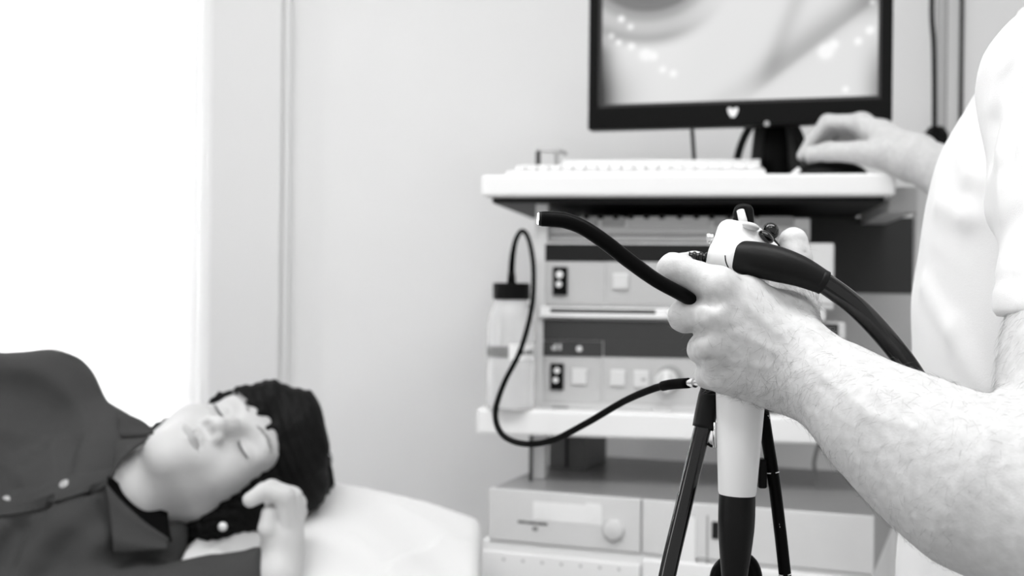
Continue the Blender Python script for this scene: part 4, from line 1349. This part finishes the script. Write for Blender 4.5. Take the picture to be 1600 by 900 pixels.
for ln, (r, k) in zip(pl_lines, pr):
    X, N = trace(polo_w, ln)
    if np.abs(X).max() > 2.5: continue
    for i in range(len(ln) - 1): tmp.append((X[i] + N[i] * r * .3, X[i + 1] + N[i + 1] * r * .3, r, k))
PCRS = tmp
Vp, Fp = sdf_mesh(polo_w, (.22, .76, .83), (.82, 1.52, 1.56), .0042)
polo = mesh_obj('polo_shirt', Vp, Fp, M['polo'], doc, smooth=True)
# knitted collar standing round the neck
ncv = []
for i, a in enumerate(np.linspace(-.15, 2 * math.pi - 1.0, 30)):
    ncv.append((.532 + .074 * math.cos(a), 1.07 + .074 * math.sin(a), 1.475 + .010 * math.cos(a)))
MB().tube(ncv, .012, 10).build('collar', M['polo'], polo, smooth=True)
# trousers and shoes
ts = SDF()
ts.ell((.503, 1.06, .90), (.136, .176, .13), k=.05)
for yy in (-.088, .098):
    ts.chain([((.505, 1.06 + yy, .86), .098), ((.50, 1.06 + yy, .48), .075), ((.520, 1.06 + yy, .07), .068)], k=.03)
Vt, Ft = sdf_mesh(lambda q: np.maximum(np.maximum(ts(q) + vnoise(q, 25, 1) * .004, .05 - q[:, 2]), q[:, 2] - .96).astype(np.float32), (.3, .8, .02), (.72, 1.32, 1.0), .010)
mesh_obj('trousers', Vt, Ft, M['trousers'], doc, smooth=True)
for yy in (-.09, .10):
    so = SDF(); so.ell((.45, 1.06 + yy, .045), (.135, .046, .042)); so.ell((.52, 1.06 + yy, .065), (.06, .042, .055), k=.03)
    Vq, Fq = sdf_mesh(lambda q: np.maximum(so(q), .001 - q[:, 2]).astype(np.float32), (.28, .96 + yy, -.02), (.62, 1.16 + yy, .15), .008)
    mesh_obj('shoe', Vq, Fq, M['shoe'], doc, smooth=True)

# hair on the forearm and the back of the hand
cand = Vl
Nl = sdf_normal(left_arm, cand.astype(np.float32))
rng = np.random.default_rng(5)
axis = (P(1600, 800, .75) - P(1250, 560, .85)); axis /= np.linalg.norm(axis)
tpar = (cand - P(1250, 560, .85)) @ axis
facing = (Nl * (CO - cand)).sum(1) / np.linalg.norm(CO - cand, axis=1)
w = np.where((tpar > -.085) & (tpar < .165), 1.0, 0) * np.where(facing > -.55, 1, 0)
dens = np.where(tpar < -.035, .16, np.where(tpar < .09, 1.0, .75)) * (.45 + .55 * sm(.5, -.2, facing))
# darker tuft at the thumb side of the wrist and on the inner wrist edge
t1 = np.exp(-((cand - P(1262, 470, .87)) ** 2).sum(1) / .014 ** 2); t2 = np.exp(-((cand - P(1225, 595, .832)) ** 2).sum(1) / .020 ** 2)
dens = dens + 3.0 * t1 + 2.0 * t2
pw = w * dens
low_ = cand[:, 2] < P(1300, 900, .8)[2] - .03
pw[low_] = 0
pw /= pw.sum()
pick = rng.choice(len(cand), 4200, replace=False, p=pw)
hv = []; hf = []
down = np.array([0, 0, -1.0])
for i in pick:
    n = Nl[i]; p0 = cand[i] - n * .0003
    dirv = axis * -.25 + down * .55 + rng.normal(0, .28, 3)
    if tpar[i] < -.02: dirv = axis * -.7 + rng.normal(0, .35, 3) + down * .2
    dirv -= n * (dirv @ n); dirv /= np.linalg.norm(dirv) + 1e-9
    Lh = rng.uniform(.006, .013)
    lift = rng.uniform(.10, .45)
    pts = [p0, p0 + (dirv * .45 + n * lift * .5) * Lh, p0 + (dirv * .95 + n * lift * .75) * Lh]
    side = np.cross(dirv, n); side /= np.linalg.norm(side) + 1e-9
    r0 = rng.uniform(.00004, .000075)
    b0 = len(hv)
    for j, p in enumerate(pts[:2]):
        rr_ = r0 * (1 - .25 * j)
        for k_ in range(3):
            a = 2.094 * k_
            hv.append(p + rr_ * (math.cos(a) * side + math.sin(a) * n))
    hv.append(pts[2])
    for k_ in range(3):
        k2 = (k_ + 1) % 3
        hf.append([b0 + k_, b0 + k2, b0 + 3 + k2]); hf.append([b0 + k_, b0 + 3 + k2, b0 + 3 + k_]); hf.append([b0 + 3 + k_, b0 + 3 + k2, b0 + 6])
mesh_obj('arm_hair', np.array(hv), np.array(hf), M['armhair'], doc, smooth=True, kind='stuff')

#SECTION_SCOPE
# ------------------------------------------------------------------ the endoscope
sc = thing('endoscope', 'white and black endoscope held in the hand with its tip glowing', 'endoscope', P(1155, 600, .885))
# grip and boot below the fist
gp = [P(1166, 440, .885), P(1160, 560, .885), P(1157.5, 612, .885), P(1152, 768, .885), P(1151.8, 772.5, .885)]
edge_split(MB().tube(gp, [.0165, .0172, .0180, .01385, .0132], 40).build('grip', M['scope_plastic'], sc, smooth=True), 40)
bp_ = [P(1151.8, 771.5, .885), P(1151.3, 790, .885), P(1150.5, 822, .885), P(1149, 860, .885), P(1147.5, 900, .885), P(1146.5, 940, .885), P(1146, 985, .885)]
MB().tube(smooth_path(bp_, 5), smooth_rad([.0131, .0133, .0131, .0116, .0094, .0074, .0056], 5), 32).build('strain_relief', M['black_matte'], sc, smooth=True)
# control head: smooth moulded block
ch = SDF()
ch.ell(P(1158, 404, .886), (.0180, .0165, .0165), k=.008)
ch.cone(P(1139, 361, .884), P(1126, 421, .886), .0066, .0112, k=.008)
ch.chain([(P(1139, 361, .884), .0066), (P(1168, 368, .885), .0078), (P(1204, 393, .886), .0066)], k=.008)
ch.cone(P(1160, 408, .886), P(1164, 455, .886), .0180, .0168, k=.014)
ch.cone(P(1138, 397, .874), P(1151, 399.5, .868), .0122, .0128, k=.010)
def ch_f(q): return ch(q)
a_ = P(1190, 400, .88)
Vq, Fq = sdf_mesh(ch_f, a_ - .06, a_ + .06, .0016)
mesh_obj('control_body', Vq, Fq, M['scope_plastic'], sc, smooth=True)
# thin seam on the head
MB().tube(smooth_path(list(trace(ch_f, [(1133, 399), (1134, 408), (1137, 416), (1141, 422)])[0]), 5), .0005, 6).build('body_seam', M['black'], sc, smooth=True)
# cord boot and universal cord
up_ = [P(1143.5, 398.5, .8668), P(1145, 399, .8665), P(1150, 400, .866), P(1160, 402, .8645), P(1185, 406, .860), P(1215, 413, .857), P(1250, 424, .855), P(1286, 441, .853)]
MB().tube(smooth_path(up_, 6), smooth_rad([.0070, .0095, .0112, .0120, .0126, .0126, .0110, .0086], 6), 32).build('cord_boot', M['black_matte'], sc, smooth=True)
cp_ = [P(1272, 434, .8535), P(1288, 442, .853), P(1335, 477, .853), P(1380, 523, .857), P(1420, 574, .862), P(1452, 628, .866), P(1490, 700, .868), P(1545, 800, .862), P(1640, 960, .85), P(1720, 1180, .86), P(1740, 1500, .90), P(1700, 1900, 1.0)]
MB().tube(smooth_path(cp_, 10), .0076, 24).build('universal_cord', M['black_gloss'], sc, smooth=True)
MB().tube(smooth_path([P(1279, 437.5, .853), P(1288, 442.2, .853)], 3), .0088, 28).build('boot_collar', M['black_matte'], sc, smooth=True)
# angulation levers, knobs, valves
mb = MB(); mb.tube(smooth_path([P(1153, 352, .900), P(1152, 336, .902), P(1155, 327, .903), P(1163, 325, .903), P(1170, 329, .902), P(1171, 352, .900)], 6), .0034, 12)
lv = mb.build('lever', M['black'], sc, smooth=True)
MB().tube([P(1157, 329, .898), P(1163, 353, .893)], [.0029, .0034], 12).build('lever_insert', M['pale_plastic'], lv, smooth=True, label='light grey lever insert')
def ell_px(px, py, d, rx, ry, rz, ang):
    a = math.radians(ang)
    ex = c2w((math.cos(a), math.sin(a), 0)); ey = c2w((-math.sin(a), math.cos(a), 0)); ez = c2w((0, 0, 1))
    return MB().ell(P(px, py, d), (rx, ry, rz), np.stack([ex, ey, ez], 1), 24, 14)
ell_px(1173, 353.5, .873, .0065, .0028, .006, -16).build('lock_button', M['grey_plastic'], sc, smooth=True, label='grey oval button')
mb = MB()
kc = P(1203, 362, .905)
ax_ = c2w((.25, .9, .35)); ax_ /= np.linalg.norm(ax_)
mb = MB().tube([kc - ax_ * .008, kc - ax_ * .006, kc + ax_ * .004, kc + ax_ * .0062], [.0060, .0068, .0068, .0052], 10)
ell_px(1204, 361, .902, .0064, .0066, .0064, 20).build('angulation_knob', M['black_gloss'], sc, smooth=True)
wa = c2w((.8, .3, -.5)); wa /= np.linalg.norm(wa)
wc = P(1196, 400, .915)
edge_split(MB().tube([wc - wa * .006, wc - wa * .005, wc + wa * .005, wc + wa * .006], [.013, .0145, .0145, .013], 10).build('angulation_wheel', M['black'], sc))
ell_px(1197, 370, .875, .0064, .0034, .006, -38).build('remote_switch', M['black_gloss'], sc, smooth=True, label='glossy black oval button')
a = P(1114, 372, .884); b = P(1105, 373, .884)
edge_split(MB().tube([a, a + (b - a) * .55, a + (b - a) * .6, b], [.0034, .0034, .0044, .0040], 14).build('metal_valve', M['metal'], sc, smooth=True, label='bright metal valve button'), 30)
a = P(1106, 404, .888); b = P(1076, 402, .890)
ts_ = np.linspace(0, 1, 13); 
edge_split(MB().tube([a + (b - a) * t for t in ts_], [.0046 if i % 4 in (0, 1) else .0036 for i in range(13)], 18).build('suction_valve', M['black_gloss'], sc, smooth=True, label='black ribbed valve'), 30)
# insertion tube: strain relief, loop below the frame, up behind the hand and out between the fingers to the tip
ip = [(1146, 975, .885), (1147, 1060, .888), (1165, 1130, .895), (1205, 1140, .905), (1231, 1060, .908), (1234, 970, .908), (1226, 893, .908), (1219, 830, .908), (1209, 750, .908), (1198, 682, .910), (1190, 630, .914), (1181, 575, .924),
      (1158, 515, .922), (1122, 488, .893), (1096, 478, .867), (1076, 466, .853), (1058, 456, .846), (1024, 437, .838), (985, 409, .831), (945, 378, .826), (912, 356, .824), (884, 345, .823), (862, 342.5, .823), (846, 342, .823)]
ir = [.0050] * 6 + [.0046] * 6 + [.0048] * 3 + [.0049, .0050, .0051, .0053, .0053, .0053, .0054, .0053, .0051]
MB().tube(smooth_path(Pl(ip), 10), smooth_rad(ir, 10), 20).build('insertion_tube', M['black_fine'], sc, smooth=True, label='black flexible tube with white depth marks')
a = P(848, 342, .823); b = P(841.5, 341.6, .823)
edge_split(MB().tube([a, b], [.0051, .0046], 20).build('distal_tip', M['deep_plastic'], sc, smooth=True), 40)
n_ = (b - a) / np.linalg.norm(b - a)
MB().tube([b, b + n_ * .0008], [.0040, .0034], 16).build('light_lens', M['lens'], sc, smooth=True, label='glowing light lens')
# white depth marks printed on the tube
def on_tube(px, py, d, side):
    return P(px, py, d)
def text_mesh(s, size):
    cu = bpy.data.curves.new('t', 'FONT'); cu.body = s; cu.size = size; cu.align_x = 'CENTER'; cu.align_y = 'CENTER'; cu.resolution_u = 2
    o = bpy.data.objects.new('t', cu); COL.objects.link(o)
    dg = bpy.context.evaluated_depsgraph_get(); dg.update()
    me = o.evaluated_get(dg).to_mesh()
    v = np.array([q.co[:] for q in me.vertices]); f = [list(p.vertices) for p in me.polygons]
    o.evaluated_get(dg).to_mesh_clear(); bpy.data.objects.remove(o)
    return v, f
def tube_print(txt, c_, d_, ang, r, size, name):
    """lettering wrapped on the tube's surface: c_ axis point, d_ tube direction, reading along the tube"""
    v, f = text_mesh(txt, size)
    z = (CO - c_); z -= d_ * (z @ d_); z /= np.linalg.norm(z); x = np.cross(d_, z)
    out_ = []
    for q in v:
        al = ang + q[1] / r
        out_.append(c_ + d_ * q[0] + r * (math.sin(al) * x + math.cos(al) * z))
    mesh_obj(name, out_, f, M['paleprint'], sc)
seg = P(1226, 893, .908) - P(1198, 682, .910); seg /= np.linalg.norm(seg)
for px, py, d, t_ in ((1213.5, 820, .908, '50'), (1194, 652, .9123, '55')):
    for an in (-.75, .85): tube_print(t_, P(px, py, d), seg, an, .00475, .0040, 'depth_number')
for px, py in ((1207.5, 738), (1226.5, 897)):
    c_ = P(px, py, .908)
    z = (CO - c_); z -= seg * (z @ seg); z /= np.linalg.norm(z); x = np.cross(seg, z)
    for a0, a1 in ((-1.35, -.45), (.35, 1.35)):
        MB().tube([c_ + .00472 * (math.sin(a) * x + math.cos(a) * z) for a in np.linspace(a0, a1, 7)], .0004, 6).build('depth_ring', M['paleprint'], sc, smooth=True)
# tube on the left of the grip, with its sleeve
MB().tube(smooth_path(Pl([(1116, 590, .905), (1110, 612, .903), (1103, 645, .900), (1099, 668, .899)]), 5), [.0078] * 6 + [.0082] * 10, 24).build('suction_sleeve', M['black_matte'], sc, smooth=True)
MB().tube(smooth_path(Pl([(1104, 640, .901), (1098, 668, .899), (1084, 725, .895), (1066, 800, .89), (1044, 893, .885), (1028, 980, .885), (1000, 1200, .90), (990, 1600, .97), (1030, 1900, 1.02)]), 8), .0064, 24).build('suction_tube', M['black_gloss'], sc, smooth=True)
# small ring and port beside the grip, and the coil of tube seen behind the strain relief
rc = P(1112, 684, .90)
MB().tube([rc + .0062 * (math.cos(a) * c2w((.55, 0, .8)) + math.sin(a) * c2w((0, 1, 0))) for a in np.linspace(0, 2 * math.pi, 19)], .0011, 8, cap=False).build('ring', M['black'], sc, smooth=True)
MB().tube([P(1117, 660, .893), P(1117, 700, .893)], .0016, 8).build('port_wire', M['metal'], sc, smooth=True)
mb = MB(); q0 = P(1186, 718, .905); q1 = P(1199, 764, .905)
mb.box(min(q0[0], q1[0]), max(q0[0], q1[0]), q0[1], q0[1] + .012, q1[2], q0[2], .0015); mb.build('channel_port', M['black'], sc)
MB().tube(smooth_path(Pl([(1128, 985, .93), (1122, 925, .93), (1124, 893, .93), (1148, 874, .93), (1172, 882, .93), (1180, 920, .93), (1172, 985, .93)]), 6), .0062, 14).build('tube_coil', M['black_fine'], sc, smooth=True)
